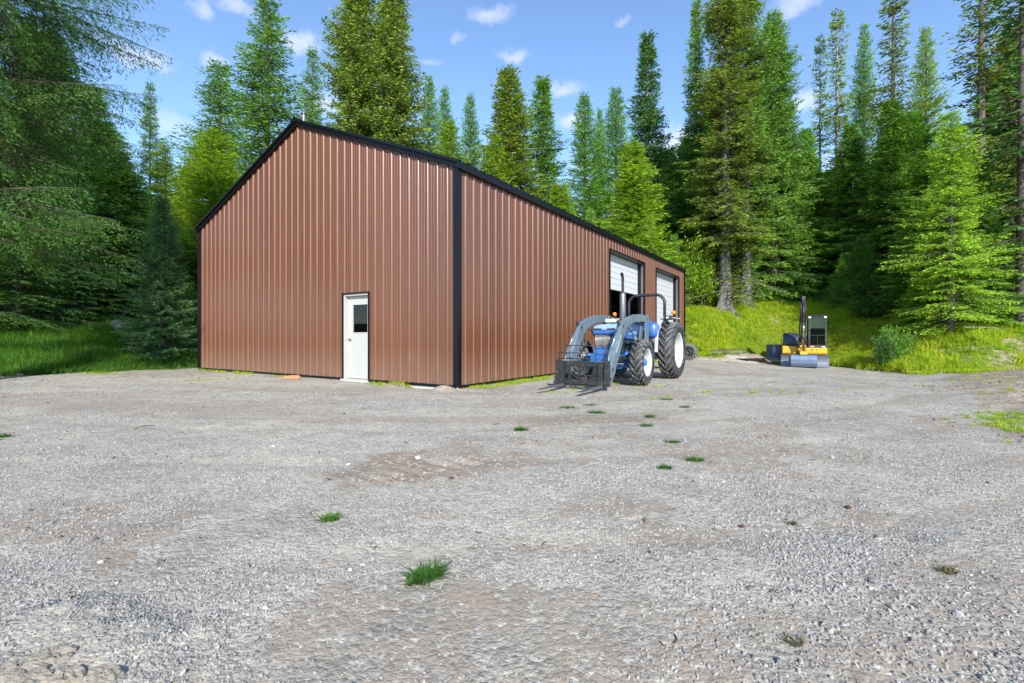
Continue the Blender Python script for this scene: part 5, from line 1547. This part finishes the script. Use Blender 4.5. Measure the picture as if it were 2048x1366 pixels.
# ---------------------------------------------------------------- stuff scattered with geometry nodes
def forms(name, meshes):
    c = bpy.data.collections.new(name)
    for i, me in enumerate(meshes):
        o = bpy.data.objects.new(name + '_form', me); c.objects.link(o)
    return c
def scatter(name, pts, size, coll, yaw_only=False, tilt=.25, seed=1, sink=0.0, col=None):
    """one object: a point per piece, the piece instanced by a modifier"""
    me = bpy.data.meshes.new(name)
    pts = np.asarray(pts, np.float32)
    me.vertices.add(len(pts)); me.vertices.foreach_set('co', pts.ravel())
    a = me.attributes.new('size', 'FLOAT', 'POINT'); a.data.foreach_set('value', np.asarray(size, np.float32))
    rs = np.random.RandomState(seed)
    ro = rs.uniform(0, 6.283, (len(pts), 3)).astype(np.float32)
    if yaw_only: ro[:, 0] = rs.normal(0, tilt, len(pts)); ro[:, 1] = rs.normal(0, tilt, len(pts))
    a = me.attributes.new('turn', 'FLOAT_VECTOR', 'POINT'); a.data.foreach_set('vector', ro.ravel())
    o = bpy.data.objects.new(name, me); COL.objects.link(o); o['kind'] = 'stuff'
    ng = bpy.data.node_groups.new(name + '_scatter', 'GeometryNodeTree')
    ng.interface.new_socket('Geometry', in_out='INPUT', socket_type='NodeSocketGeometry')
    ng.interface.new_socket('Geometry', in_out='OUTPUT', socket_type='NodeSocketGeometry')
    N = ng.nodes; L = ng.links
    gi = N.new('NodeGroupInput'); go = N.new('NodeGroupOutput')
    ci = N.new('GeometryNodeCollectionInfo'); ci.inputs['Collection'].default_value = coll
    ci.inputs['Separate Children'].default_value = True; ci.inputs['Reset Children'].default_value = True
    ip = N.new('GeometryNodeInstanceOnPoints'); ip.inputs['Pick Instance'].default_value = True
    ri = N.new('FunctionNodeRandomValue'); ri.data_type = 'INT'
    ri.inputs['Min'].default_value = 0 if False else 0
    for s_ in ri.inputs:
        if s_.name == 'Max' and s_.type == 'INT': s_.default_value = max(0, len(coll.objects) - 1)
        if s_.name == 'Min' and s_.type == 'INT': s_.default_value = 0
    sz = N.new('GeometryNodeInputNamedAttribute'); sz.data_type = 'FLOAT'; sz.inputs['Name'].default_value = 'size'
    tn = N.new('GeometryNodeInputNamedAttribute'); tn.data_type = 'FLOAT_VECTOR'; tn.inputs['Name'].default_value = 'turn'
    er = N.new('FunctionNodeEulerToRotation')
    L.new(gi.outputs[0], ip.inputs['Points']); L.new(ci.outputs[0], ip.inputs['Instance'])
    for s_ in ri.outputs:
        if s_.type == 'INT': L.new(s_, ip.inputs['Instance Index'])
    L.new([s_ for s_ in tn.outputs if s_.name == 'Attribute'][0], er.inputs[0]); L.new(er.outputs[0], ip.inputs['Rotation'])
    L.new([s_ for s_ in sz.outputs if s_.name == 'Attribute'][0], ip.inputs['Scale'])
    L.new(ip.outputs[0], go.inputs[0])
    m = o.modifiers.new('scatter', 'NODES'); m.node_group = ng
    return o

def stone_mat(name, stops, rough=.85):
    m, n, l = new_mat(name)
    oi = n.new("ShaderNodeObjectInfo")
    a = noise_node(n, l, 3, 4, .6)
    c = ramp(n, l, oi.outputs['Random'], stops).outputs['Color']
    v = ramp(n, l, a.outputs['Fac'], [(.3, (.8, .8, .8)), (.7, (1.2, 1.2, 1.2))]).outputs['Color']
    c = mixc(n, l, 1.0, c, v, 'MULTIPLY')
    finish(n, l, c, rough, 0, a.outputs['Fac'], .4, .05, spec=.3)
    return m
MAT['stone'] = stone_mat('gravel_stones', [(0, (.16, .157, .157)), (.2, (.24, .235, .23)), (.45, (.32, .307, .28)), (.65, (.39, .36, .31)), (.9, (.40, .39, .375)), (1, (.52, .50, .45))])
MAT['clod'] = stone_mat('soil_clods', [(0, (.11, .085, .065)), (.5, (.21, .165, .125)), (1, (.33, .27, .21))], .95)
def stone_mesh(seed, mat, flat=.6):
    bm = bmesh.new(); bmesh.ops.create_icosphere(bm, subdivisions=1, radius=.5)
    rg = random.Random(seed)
    for v in bm.verts:
        v.co *= rg.uniform(.72, 1.15)
    s = (rg.uniform(.8, 1.2), rg.uniform(.65, 1.0), flat * rg.uniform(.8, 1.2))
    for v in bm.verts: v.co = Vector((v.co.x * s[0], v.co.y * s[1], v.co.z * s[2]))
    me = bpy.data.meshes.new('stone'); bm.to_mesh(me); bm.free(); me.materials.append(mat)
    return me
STONES = forms('stone', [stone_mesh(i, MAT['stone']) for i in range(7)])
CLODS = forms('clod', [stone_mesh(20 + i, MAT['clod'], .7) for i in range(5)])

def in_building(X, Y, m=.05):
    dx = X - A0.x; dy = Y - A0.y
    u = dx * BV.x + dy * BV.y; w = dx * BU.x + dy * BU.y
    return (u > -m) & (u < BL + m) & (w > -m) & (w < BW + m)
def wedge(n, y0, y1, seed, spread=1.12, power=1.0):
    """random points in the viewed wedge; power > 0 thins them with distance"""
    rs = np.random.RandomState(seed)
    u = rs.rand(n)
    e = 2 - power
    Y = (y0 ** e + u * (y1 ** e - y0 ** e)) ** (1 / e)
    X = (rs.rand(n) * 2 - 1) * spread * Y
    return X, Y, rs
def zonemasks(X, Y):
    th, r, rb, zb, rc, zc = bank(X, Y)
    n1 = fbm(X / 1.2, Y / 1.2, 81, 5, .6)
    g = sst(r + (n1 - .5) * 2.6, rb - .5, rb + .6)
    ex = X - edge_x(Y)
    soil = sst(ex + (n1 - .5) * 2.2, -.2, .8)
    return g, soil, n1, th, r, rb, rc
def make_gravel():
    X, Y, rs = wedge(210000, 1.25, 15, 5, power=1.6)
    g, soil, n1, *_ = zonemasks(X, Y)
    patch = fbm(X / .55, Y / .55, 201, 4, .55)
    dens = sst(patch, .34, .62) * .9 + .12
    for (cx, cy, rx, ry, sd, k) in ((-.75, 4.1, 1.15, .62, 1, .95), (.95, 6.6, 1.3, .55, 2, .8), (.62, 3.15, .6, .3, 3, .6), (-2.6, 3.0, .8, .35, 6, .45), (-.3, 1.95, .55, .3, 7, .55), (-1.62, 1.68, .55, .3, 44, .8), (-.62, 2.5, .42, .13, 1, .8)):
        dens = dens * (1 - .9 * k * rnd_blob(X, Y, cx, cy, rx, ry, 0, .7, 100 + sd, .8))
    dens = dens * (1 - .8 * tracks(X, Y))
    keep = (rs.rand(len(X)) < dens * (1 - soil * .85) * (1 - g)) & ~in_building(X, Y)
    X = X[keep]; Y = Y[keep]
    coarse = sst(fbm(X / 2.3 + 3, Y / 2.3, 205, 3), .42, .6) * sst(X, -.3, 1.0)
    sz = (.0042 + .0033 * np.minimum(rs.lognormal(0, .5, len(X)), 3.4)) * (1 + .30 * coarse) * (1 + Y * .045)
    big = rs.rand(len(X)) < .006
    sz[big] *= 2.1
    Z = height(X, Y, True) + sz * .12
    o = scatter('gravel', np.stack([X, Y, Z], 1), sz * 1.25, STONES, seed=6)
    X, Y, rs = wedge(42000, 2.5, 26, 9, power=.9)
    g, soil, n1, th, r, rb, rc = zonemasks(X, Y)
    d = np.maximum(soil * .9, .10 * sst(n1, .55, .7))
    d = np.maximum(d, .8 * rnd_blob(X, Y, -1.95, 10.45, .9, .35, 0, .7, 141, .8))
    d = np.maximum(d, .35 * rnd_blob(X, Y, -9, 13.5, 3.5, 1.2, 0, .7, 142, .8))
    d = np.maximum(d, rnd_blob(X, Y, 20.3, 19.2, 3.0, 1.4, 0, .6, 184, .9))
    keep = (rs.rand(len(X)) < d * .55 * (1 - g * .7) * sst(fbm(X / .8, Y / .8, 210, 3), .42, .62)) & ~in_building(X, Y)
    X = X[keep]; Y = Y[keep]
    sz = .018 + .028 * rs.rand(len(X)) ** 3 + .0018 * Y
    scatter('soil_clods', np.stack([X, Y, height(X, Y, True) + sz * .1], 1), sz, CLODS, seed=10)['kind'] = 'stuff'
make_gravel()
def litter():
    m, n, l = new_mat('bark_and_cone_litter')
    oi = n.new("ShaderNodeObjectInfo")
    finish(n, l, ramp(n, l, oi.outputs['Random'], [(0, (.035, .025, .018)), (.5, (.10, .06, .035)), (.8, (.20, .13, .07)), (1, (.30, .25, .18))]).outputs['Color'], .9)
    fm = []
    for s in range(4):
        rg = random.Random(s); L_ = rg.uniform(.8, 1.6)
        fm.append(MB().tube([(-L_ / 2, 0, 0), (0, rg.uniform(-.15, .15), .05), (L_ / 2, rg.uniform(-.2, .2), 0)], [.06, .10, .04], 5).mesh('bit', m))
    c = forms('bit', fm)
    X, Y, rs = wedge(5200, 1.6, 20, 33, power=1.1)
    g, soil, n1, *_ = zonemasks(X, Y)
    keep = (rs.rand(len(X)) < .16 + .5 * sst(fbm(X / 1.5, Y / 1.5, 411, 3), .52, .7) + .5 * sst(-X, 3, 8) * sst(Y, 6, 9)) & ~in_building(X, Y)
    X, Y = X[keep], Y[keep]
    sz = (.010 + .03 * rs.rand(len(X)) ** 3) * (1 + .05 * Y)
    scatter('bark_litter', np.stack([X, Y, height(X, Y, True) + sz * .08], 1), sz, c, True, .15, 17)
litter()

# grass
def blade_clump(seed, n, h, spread, lean=.5, w=.010, seg=3, mat='grass', heads=False):
    rg = np.random.RandomState(seed); V = []; F = []; T = []
    for i in range(n):
        a = rg.uniform(0, 6.28); r = spread * rg.rand() ** .6; b = np.array([r * math.cos(a), r * math.sin(a), -.01])
        az = rg.uniform(0, 6.28); ln = lean * rg.uniform(.2, 1.3); hh = h * rg.uniform(.5, 1.15)
        d = np.array([math.cos(az), math.sin(az), 0]); sd = np.array([-d[1], d[0], 0]); m = len(V)
        for k in range(seg + 1):
            u = k / seg
            p = b + d * (ln * hh * u ** 2) + np.array([0, 0, hh * (u - .28 * ln * u * u)])
            ww = w * (1 - u) ** .7 * rg.uniform(.8, 1.2)
            V += [p - sd * ww, p + sd * ww]; T += [u, u]
        for k in range(seg): F.append((m + 2*k, m + 2*k + 1, m + 2*k + 3, m + 2*k + 2))
    return np_mesh('tuft', V, F, MAT[mat], False, dict(tip=T))
def grass_mat(name, stops):
    m, n, l = new_mat(name)
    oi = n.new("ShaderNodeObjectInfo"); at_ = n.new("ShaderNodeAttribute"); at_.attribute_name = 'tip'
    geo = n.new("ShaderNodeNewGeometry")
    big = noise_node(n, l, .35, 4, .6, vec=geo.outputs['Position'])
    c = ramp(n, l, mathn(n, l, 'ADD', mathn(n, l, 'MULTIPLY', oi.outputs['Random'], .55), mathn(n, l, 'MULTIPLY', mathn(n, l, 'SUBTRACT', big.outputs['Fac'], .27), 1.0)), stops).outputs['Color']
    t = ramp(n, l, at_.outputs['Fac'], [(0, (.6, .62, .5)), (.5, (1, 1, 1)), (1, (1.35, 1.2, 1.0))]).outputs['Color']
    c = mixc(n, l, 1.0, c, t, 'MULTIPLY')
    p = n.new("ShaderNodeBsdfPrincipled"); l.new(c, p.inputs['Base Color']); p.inputs['Roughness'].default_value = .5; p.inputs['Specular IOR Level'].default_value = .3
    tr = n.new("ShaderNodeBsdfTranslucent"); l.new(mixc(n, l, 1.0, c, (1.3, 1.3, .5), 'MULTIPLY'), tr.inputs['Color'])
    mx = n.new("ShaderNodeMixShader"); mx.inputs[0].default_value = .38; o = n.new("ShaderNodeOutputMaterial")
    l.new(p.outputs[0], mx.inputs[1]); l.new(tr.outputs[0], mx.inputs[2]); l.new(mx.outputs[0], o.inputs['Surface'])
    return m
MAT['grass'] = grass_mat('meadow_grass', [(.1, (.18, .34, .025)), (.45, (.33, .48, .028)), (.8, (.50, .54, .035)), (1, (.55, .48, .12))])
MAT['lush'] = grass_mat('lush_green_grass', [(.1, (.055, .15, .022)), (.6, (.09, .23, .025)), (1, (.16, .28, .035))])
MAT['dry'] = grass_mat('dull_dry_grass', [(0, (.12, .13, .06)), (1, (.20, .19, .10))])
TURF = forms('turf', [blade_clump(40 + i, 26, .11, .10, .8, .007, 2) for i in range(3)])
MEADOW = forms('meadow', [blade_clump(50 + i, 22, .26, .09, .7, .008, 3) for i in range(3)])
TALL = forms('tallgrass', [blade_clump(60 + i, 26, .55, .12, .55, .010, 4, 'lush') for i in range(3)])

def bare_mask(X, Y):
    b = np.zeros_like(X)
    for (cx, cy, rx, ry, sd, k) in ((12.6, 25.8, 2.0, .9, 1, 1), (9.9, 25.4, 1.1, .6, 2, 1), (18.0, 20.8, 2.2, 1.2, 3, .9), (20.3, 19.2, 2.5, 1.0, 4, .9),
                                    (12.8, 32.0, 1.6, .7, 5, .8), (17.3, 31.5, 1.5, .8, 6, .6), (19.5, 24.2, 2.5, 1.2, 7, .8), (-18.2, 17.6, 1.2, .7, 8, .6),
                                    (10.5, 28.6, 1.4, .5, 9, .6), (22.5, 20.8, 2.0, 1.0, 10, .8), (-13.5, 17.6, 1.6, .5, 11, .6)):
        b = np.maximum(b, k * rnd_blob(X, Y, cx, cy, rx, ry, 0, .6, 180 + sd, .9))
    th = np.degrees(np.arctan2(X, Y)); r = np.hypot(X, Y)
    return np.maximum(b, sst(th, 43.2, 45.4) * sst(r, 21, 23) * (1 - sst(r, 28.5, 30)) * .9)
def make_grass():
    rs = np.random.RandomState(77)
    def polar(n, t0, t1, r0, r1):
        th = np.radians(rs.uniform(t0, t1, n)); r = np.sqrt(rs.uniform(r0 * r0, r1 * r1, n))
        return r * np.sin(th), r * np.cos(th)
    # right-hand bank, short and sunlit
    X, Y = polar(100000, 18.0, 51, 21, 42)
    g, soil, n1, th, r, rb, rc = zonemasks(X, Y)
    keep = (g > .35) & ~in_building(X, Y, .1) & (rs.rand(len(X)) < (1 - .93 * bare_mask(X, Y)) * (1 - .8 * sst(r, rc + 1, rc + 5)))
    X, Y, r, rb, rc = X[keep], Y[keep], r[keep], rb[keep], rc[keep]
    hgt = fbm(X / 2.5, Y / 2.5, 301, 4)
    up = np.clip((r - rb) / (rc - rb), 0, 1.3)
    tall = (rs.rand(len(X)) < sst(up, .3, .95) * .65 + sst(hgt, .5, .66) * .4)
    Z = height(X, Y, True)
    P = np.stack([X, Y, Z], 1)
    scatter('bank_turf', P[~tall], rs.uniform(.7, 1.5, (~tall).sum()) * (.55 + .9 * hgt[~tall]), TURF, True, .2, 11)
    scatter('bank_meadow_grass', P[tall], rs.uniform(.6, 1.7, tall.sum()) * (.35 + 1.4 * hgt[tall]), MEADOW, True, .2, 12)
    # left-hand lawn, tall and shaded
    X, Y = polar(26000, -52, -31.5, 17.5, 34)
    g, soil, n1, th, r, rb, rc = zonemasks(X, Y)
    keep = (g > .3) & ~in_building(X, Y, .1) & (rs.rand(len(X)) < 1 - .8 * bare_mask(X, Y))
    X, Y, r, rb = X[keep], Y[keep], r[keep], rb[keep]
    hgt = fbm(X / 2.0, Y / 2.0, 305, 4)
    edge = 1 - .75 * (1 - sst(r - rb, -.5, 2.2)) * sst(X, -15.5, -13)
    s = rs.uniform(.5, 1.1, len(X)) * (.35 + 1.0 * hgt) * edge
    scatter('lawn_grass', np.stack([X, Y, height(X, Y, True)], 1), s, TALL, True, .15, 13)
    # thin sprouting grass round the yard
    X, Y, rs2 = wedge(60000, 4.0, 26, 91, power=.8)
    g, soil, n1, th, r, rb, rc = zonemasks(X, Y)
    ex = X - edge_x(Y)
    d = .9 * rnd_blob(X, Y, 7.0, 5.9, 1.5, 1.6, .7, .5, 161, .9) * sst(ex, -.3, .25)
    d = np.maximum(d, .35 * rnd_blob(X, Y, -8.6, 12.6, 1.9, .5, 0, .7, 162, .9))
    d = np.maximum(d, .30 * rnd_blob(X, Y, 1.6, 10.2, 1.7, .5, .6, .8, 163, .9))
    d = np.maximum(d, 1.0 * rnd_blob(X, Y, .45, 12.3, 2.8, .26, .99, .8, 164, .4))
    d = np.maximum(d, .8 * rnd_blob(X, Y, -2.55, 10.95, .35, .14, -.5, .8, 166, .5))
    d = np.maximum(d, .5 * rnd_blob(X, Y, -1.2, 10.12, .4, .14, .2, .8, 167, .5))
    d = np.maximum(d, .55 * rnd_blob(X, Y, 2.6, 11.2, .8, .7, 0, .8, 168, .8))
    d = np.maximum(d, .25 * rnd_blob(X, Y, 4.6, 9.6, 2.4, .5, .3, .8, 165, .8))
    d = np.maximum(d, .75 * sst(r + (n1 - .5) * 3.0, rb - 1.5, rb + .4))
    d = np.maximum(d, .14 * soil)
    keep = (rs2.rand(len(X)) < d * sst(fbm(X / .45, Y / .45, 311, 3), .40, .6)) & ~in_building(X, Y, .02)
    X, Y = X[keep], Y[keep]
    scatter('sprouting_grass', np.stack([X, Y, height(X, Y, True)], 1), rs2.uniform(.22, .62, len(X)), TURF, True, .25, 14)
make_grass()
def wall_foot_grass():
    rs = np.random.RandomState(8); P = []; S = []
    for (n, along, t0, t1, o0, o1) in ((900, 's', .3, 8.6, .06, .55), (170, 'g', .3, 2.6, .08, .4), (260, 'g', 6.2, 11.4, .06, .35), (120, 's', 12.8, 14.3, .06, .4)):
        t = rs.uniform(t0, t1, n); o = .06 + rs.rand(n) ** 1.7 * (o1 - o0)
        X = A0.x + (BV.x * t + BU.x * -o if along == 's' else BU.x * t - BV.x * o)
        Y = A0.y + (BV.y * t + BU.y * -o if along == 's' else BU.y * t - BV.y * o)
        k = rs.rand(n) < sst(fbm(t * 1.6, o * 3 + t0, 421, 3), .36, .6)
        P.append(np.stack([X[k], Y[k], height(X[k], Y[k], True)], 1)); S.append(rs.uniform(.25, .8, k.sum()))
    scatter('wall_foot_grass', np.concatenate(P), np.concatenate(S), TURF, True, .25, 18)
wall_foot_grass()

# white flowers in the lawn and on the bank
def flower_mesh():
    V = []; F = []
    for k in range(6):
        a = k * 1.047; m = len(V)
        V += [(0, 0, .3), (.03 * math.cos(a - .4), .03 * math.sin(a - .4), .31), (.045 * math.cos(a), .045 * math.sin(a), .305), (.03 * math.cos(a + .4), .03 * math.sin(a + .4), .31)]
        F.append((m, m+1, m+2, m+3))
    m = len(V); V += [(-.003, 0, 0), (.003, 0, 0), (.003, 0, .3), (-.003, 0, .3)]; F.append((m, m+1, m+2, m+3))
    return np_mesh('flower', V, F, MAT['letter'])
FLOW = forms('flower', [flower_mesh()])
def flowers():
    rs = np.random.RandomState(5)
    th = np.radians(np.concatenate([rs.uniform(-46, -33, 90), rs.uniform(36, 43, 60)])); r = np.concatenate([rs.uniform(20.5, 26, 90), rs.uniform(24.5, 29, 60)])
    X = r * np.sin(th); Y = r * np.cos(th)
    scatter('white_wildflowers', np.stack([X, Y, height(X, Y)], 1), rs.uniform(.3, .55, len(X)), FLOW, True, .2, 15)
flowers()

# ---------------------------------------------------------------- single small things in the yard
def weed(px, py, w, h, n, lab, mat='lush', seed=0, elong=1.0, rot=0.0, dry=False):
    x, y, z = gpt(px, py)
    k = w / FPX * y / 2
    rg = np.random.RandomState(seed + int(px)); V = []; F = []; T = []
    for i in range(n):
        a = rg.uniform(0, 6.28); r = rg.rand() ** .6
        b = np.array([k * r * math.cos(a), k * r * math.sin(a) * elong, 0]); b[:2] = [b[0] * math.cos(rot) - b[1] * math.sin(rot), b[0] * math.sin(rot) + b[1] * math.cos(rot)]
        az = rg.uniform(0, 6.28); ln = rg.uniform(.5, 2.0); hh = h * rg.uniform(.3, 1.15); d = np.array([math.cos(az), math.sin(az), 0]); sd = np.array([-d[1], d[0], 0]); m = len(V)
        for q in range(4):
            u = q / 3
            p = b + d * (ln * hh * u ** 1.6) + np.array([0, 0, max(.002, hh * (u - .35 * min(ln, 1.2) * u * u)) - .006 * (1 - u)])
            ww = .0032 * (1 - u) ** .6 * rg.uniform(.7, 1.4)
            V += [p - sd * ww, p + sd * ww]; T += [u, u]
        for q in range(3): F.append((m + 2*q, m + 2*q + 1, m + 2*q + 3, m + 2*q + 2))
    o = bpy.data.objects.new('grass_tuft', np_mesh('grass_tuft', V, F, MAT[mat], False, dict(tip=T)))
    COL.objects.link(o); o.location = (x, y, z)
    tag(o, lab, 'grass tuft', 'grass tufts on the gravel', 'thing')
W = [(852, 1158, 82, .075, 330, 'largest green grass tuft in the foreground gravel, drawn out in a slanting streak', .42, .75),
     (657, 1040, 40, .055, 130, 'small bright grass tuft just below the brown bare patch', .7, .5),
     (1331, 937, 26, .05, 130, 'small tuft in the middle gravel, lower left of a close pair', .8, 0),
     (1389, 921, 36, .05, 170, 'flat tuft in the middle gravel, upper right of a close pair', .6, 0),
     (1043, 860, 30, .07, 160, 'tuft at the left end of the brown soil streak in front of the tractor', .7, 0),
     (1192, 826, 36, .07, 170, 'tuft at the right end of the brown soil streak in front of the tractor', .6, 0),
     (1135, 816, 32, .06, 130, 'thin tuft in front of the right pallet fork', .6, 0),
     (1182, 811, 34, .06, 120, 'thin flat tuft right of the one before the forks', .6, 0),
     (1300, 834, 24, .07, 120, 'upper one of two tufts on the gravel in front of the front wheel', .7, 0),
     (1294, 852, 28, .06, 130, 'lower one of two tufts on the gravel in front of the front wheel', .7, 0),
     (1345, 885, 32, .05, 120, 'thin tuft between the front wheel and the middle pair', .6, 0),
     (1335, 800, 22, .07, 90, 'tuft on the gravel just right of the front wheel foot', .7, 0),
     (1370, 815, 26, .06, 90, 'thin tuft to the right of the tractor wheels', .7, 0),
     (1893, 1142, 40, .03, 90, 'dull tuft in the right foreground gravel', .6, 0),
     (1588, 1288, 34, .03, 60, 'grey-green sprig at the lower right of the yard', .8, 0),
     (1587, 1048, 10, .03, 50, 'tiny green sprig among the coarse stones in the right foreground', .8, 0),
     (8, 874, 22, .08, 120, 'tuft cut by the left frame edge', .8, 0)]
for (px, py, w, h, n, lab, el, ro) in W: weed(px, py, w, h, n, lab, 'dry' if px > 1500 else 'lush', 0, el, ro)

def rock(px, py, wpx, lab, mat, flat=.6, seed=1, name='rock', cat='rock', yd=None, zup=0.0):
    x, y, z = gpt(px, py) if yd is None else at(px, yd)
    r = wpx / FPX * y / 2
    bm = bmesh.new(); bmesh.ops.create_icosphere(bm, subdivisions=3, radius=1)
    rg = random.Random(seed); of = Vector((rg.random() * 9, rg.random() * 9, rg.random() * 9))
    from mathutils import noise as mn
    for v in bm.verts:
        k = 1 + .35 * mn.noise(v.co * 1.3 + of) + .12 * mn.noise(v.co * 4 + of)
        v.co = Vector((v.co.x * k * r, v.co.y * k * r * .75, v.co.z * k * r * flat))
    me = bpy.data.meshes.new(name); bm.to_mesh(me); bm.free(); me.materials.append(mat)
    o = bpy.data.objects.new(name, me); COL.objects.link(o)
    o.location = (x, y, z + r * flat * .25 + zup); o.rotation_euler = (0, 0, seed * 1.3)
    return tag(o, lab, cat)
MAT['rockgrey'] = bark('lichen_rock', (.16, .16, .15), (.42, .42, .39))
MAT['white_stone'] = simple('pale_pebble', (.72, .70, .66), .6)
MAT['cone'] = simple('cone_scales', (.10, .035, .02), .8)
for (px, yd, w, lab, fl, sd) in ((320, 19.6, 46, 'flat grey rock in the left lawn nearest the big slab pair, left one', .22, 3), (356, 19.9, 34, 'flat grey rock in the left lawn close to the workshop, right one', .22, 5),
                         (294, 21.5, 16, 'small grey rock in the left lawn above the flat slabs', .5, 7)):
    rock(px, 0, w, lab, MAT['rockgrey'], fl, sd, yd=yd, zup=.14)
rock(38, 752, 18, 'pale rock at the foot of the tall grass on the far left', MAT['rockgrey'], .5, 9)
rock(700, 1140, 8, 'white pebble left of the largest grass tuft', MAT['white_stone'], .7, 2, 'pebble', 'pebble')
rock(660, 1132, 6, 'ochre pebble just beside the white one', simple('ochre_pebble', (.42, .27, .12), .7), .6, 4, 'pebble', 'pebble', zup=0)
rock(836, 916, 14, 'pale stone lying on the brown bare patch', MAT['white_stone'], .5, 6, 'stone', 'stone')
rock(697, 929, 10, 'pale flat stone left of the brown bare patch', MAT['white_stone'], .4, 8, 'stone', 'stone')
rock(545, 893, 8, 'small white stone in the left middle gravel', MAT['white_stone'], .5, 10, 'stone', 'stone')
rock(100, 1048, 12, 'pale rounded stone in the left foreground', MAT['rockgrey'], .6, 12, 'stone', 'stone')
for (px, py, w, lab) in ((1697, 1015, 12, 'reddish pine cone on the coarse stones in the right foreground'), (1484, 1053, 11, 'reddish pine cone in the middle foreground gravel'), (1299, 1104, 8, 'small pine cone lower left of the middle one'),
                         (902, 958, 12, 'dark bark chip on the brown bare patch')):
    o = rock(px, py, w, lab, MAT['cone'], .6, int(px), 'pine_cone' if 'cone' in lab else 'bark_chip', 'pine cone' if 'cone' in lab else 'bark chip')

# offcut of timber by the gable wall
def timber():
    x, y, z = gpt(584, 758)
    z = max(z, .0) + .01
    o = empty('timber_offcut', (x, y, z), -BROT + R(0), 'split orange-brown timber offcut lying at the foot of the gable wall', 'timber')
    o.rotation_euler = (0, 0, math.atan2(BU.y, BU.x))
    m1 = paint('split_softwood', (.50, .25, .11), .8, dirt=.5, dirt_col=(.62, .45, .3), scale=7, bump=.5)
    MB().prism([(-.30, 0), (.28, 0), (.30, .05), (.10, .085), (-.22, .10), (-.31, .05)], -.06, .05).build('block', m1, o, .006)
    MB().prism([(-.02, .0), (.33, .0), (.34, .035), (.05, .05)], .06, .13).build('splinter', m1, o, .004)
timber()

# stumps
def stump(px, Yd, wpx, hpx, lab):
    x, y, z = at(px, Yd); r = wpx / FPX * y / 2; h = hpx / FPX * y
    o = empty('tree_stump', (x, y, z), px, lab, 'stump')
    n = 22; V = []; rg = random.Random(px)
    lv = [(-.3, 1.15), (0, 1.1), (h * .4, 1.0), (h, .95)]
    rad = [1 + rg.uniform(-.09, .09) for _ in range(n)]
    for hh, k in lv: V += [(r * k * rad[i] * math.cos(6.283 * i / n), r * k * rad[i] * math.sin(6.283 * i / n), hh) for i in range(n)]
    F = [(i*n+k, i*n+(k+1) % n, (i+1)*n+(k+1) % n, (i+1)*n+k) for i in range(3) for k in range(n)]
    MB().add(V, F).build('bark', MAT['palebark'], o)
    MB().add([(r * .94 * rad[i] * math.cos(6.283 * i / n), r * .94 * rad[i] * math.sin(6.283 * i / n), h + .004) for i in range(n)], [tuple(range(n))]).build('cut_face', MAT['cream'], o)
stump(242, 20.5, 30, 26, 'grey sawn stump in the left lawn in front of the dark spruces')
stump(1565, 34.0, 8, 10, 'small pale stump in the grass at the wood edge left of the digger arm')

# fallen sticks and deadwood on the forest floor and the yard
def stick(p, q, r, lab, mat='palebark', sag=.03):
    a = Vector(p); b = Vector(q); m1 = a.lerp(b, .35) + Vector((0, 0, sag)); m2 = a.lerp(b, .7) + Vector((.03, .02, sag * .6))
    o = MB().tube([a, m1, m2, b], [r, r * .9, r * .7, r * .4], 7).build('fallen_branch', MAT[mat])
    tag(o, lab, 'branch')
x, y, z = gpt(268, 860); stick((x, y, z + .01), (x + .17, y + .12, z + .03), .008, 'short dark stick on the left middle gravel', 'bark', .02)
x, y, z = at(1985, 21.5); stick((x - 1.3, y, z + .4), (x + 1.2, y + .5, z + .35), .035, 'pale fallen trunk lying behind the bright layered spruce')
x, y, z = at(1420, 30.8); stick((x - .5, y, z + .1), (x + .9, y - .1, z + .12), .04, 'pale surface root left of the great spruce foot')
x, y, z = at(390, 20.5); stick((x - 1.2, y, z + .5), (x + .3, y - .3, z + .2), .03, 'dark fallen bough by the left workshop corner', 'bark')
# broken crust of dried mud, lower left corner
def crust():
    rg = random.Random(12)
    base = paint('dried_mud', (.30, .265, .205), .95, dirt=.5, dirt_col=(.2, .165, .12), scale=14, bump=.8)
    labs = ['leftmost jagged slab of dried mud in the lower left corner', 'second jagged slab of dried mud from the left, with a crack beside it', 'jagged slab of dried mud at the very bottom edge',
            'rightmost jagged slab of dried mud in the lower left corner', 'small jagged mud slab furthest from the bottom edge']
    for i, (px, py, w) in enumerate(((40, 1340, 110), (128, 1352, 84), (60, 1362, 90), (205, 1350, 76), (105, 1312, 90))):
        x, y, z = gpt(px, py); r = w / FPX * y / 2
        n = 26; pts = []; k0 = rg.randint(5, 7); off = rg.random() * 6
        corners = sorted(rg.uniform(0, 6.283) for _ in range(k0))
        for k in range(n):
            a_ = 6.283 * k / n
            rr = r * (.78 + .16 * abs(math.sin(a_ * k0 / 2 + off)) + rg.uniform(-.06, .06)); pts.append((rr * math.cos(a_), rr * .7 * math.sin(a_)))
        V = [(u * 1.02, v * 1.02, -.03) for u, v in pts]
        for f_, zz in ((1.0, .006), (.82, .011), (.55, .010), (.28, .012)):
            V += [(u * f_ + rg.uniform(-.004, .004), v * f_ + rg.uniform(-.004, .004), zz + rg.uniform(-.005, .005)) for u, v in pts]
        V.append((0, 0, .010))
        F = [(j*n+k, j*n+(k+1) % n, (j+1)*n+(k+1) % n, (j+1)*n+k) for j in range(4) for k in range(n)] + [(4*n+k, 4*n+(k+1) % n, 5*n) for k in range(n)]
        o = MB().add(V, F, False).build('mud_slab', base, None, 0, (x, y, z))
        tag(o, labs[i], 'mud slab')
crust()
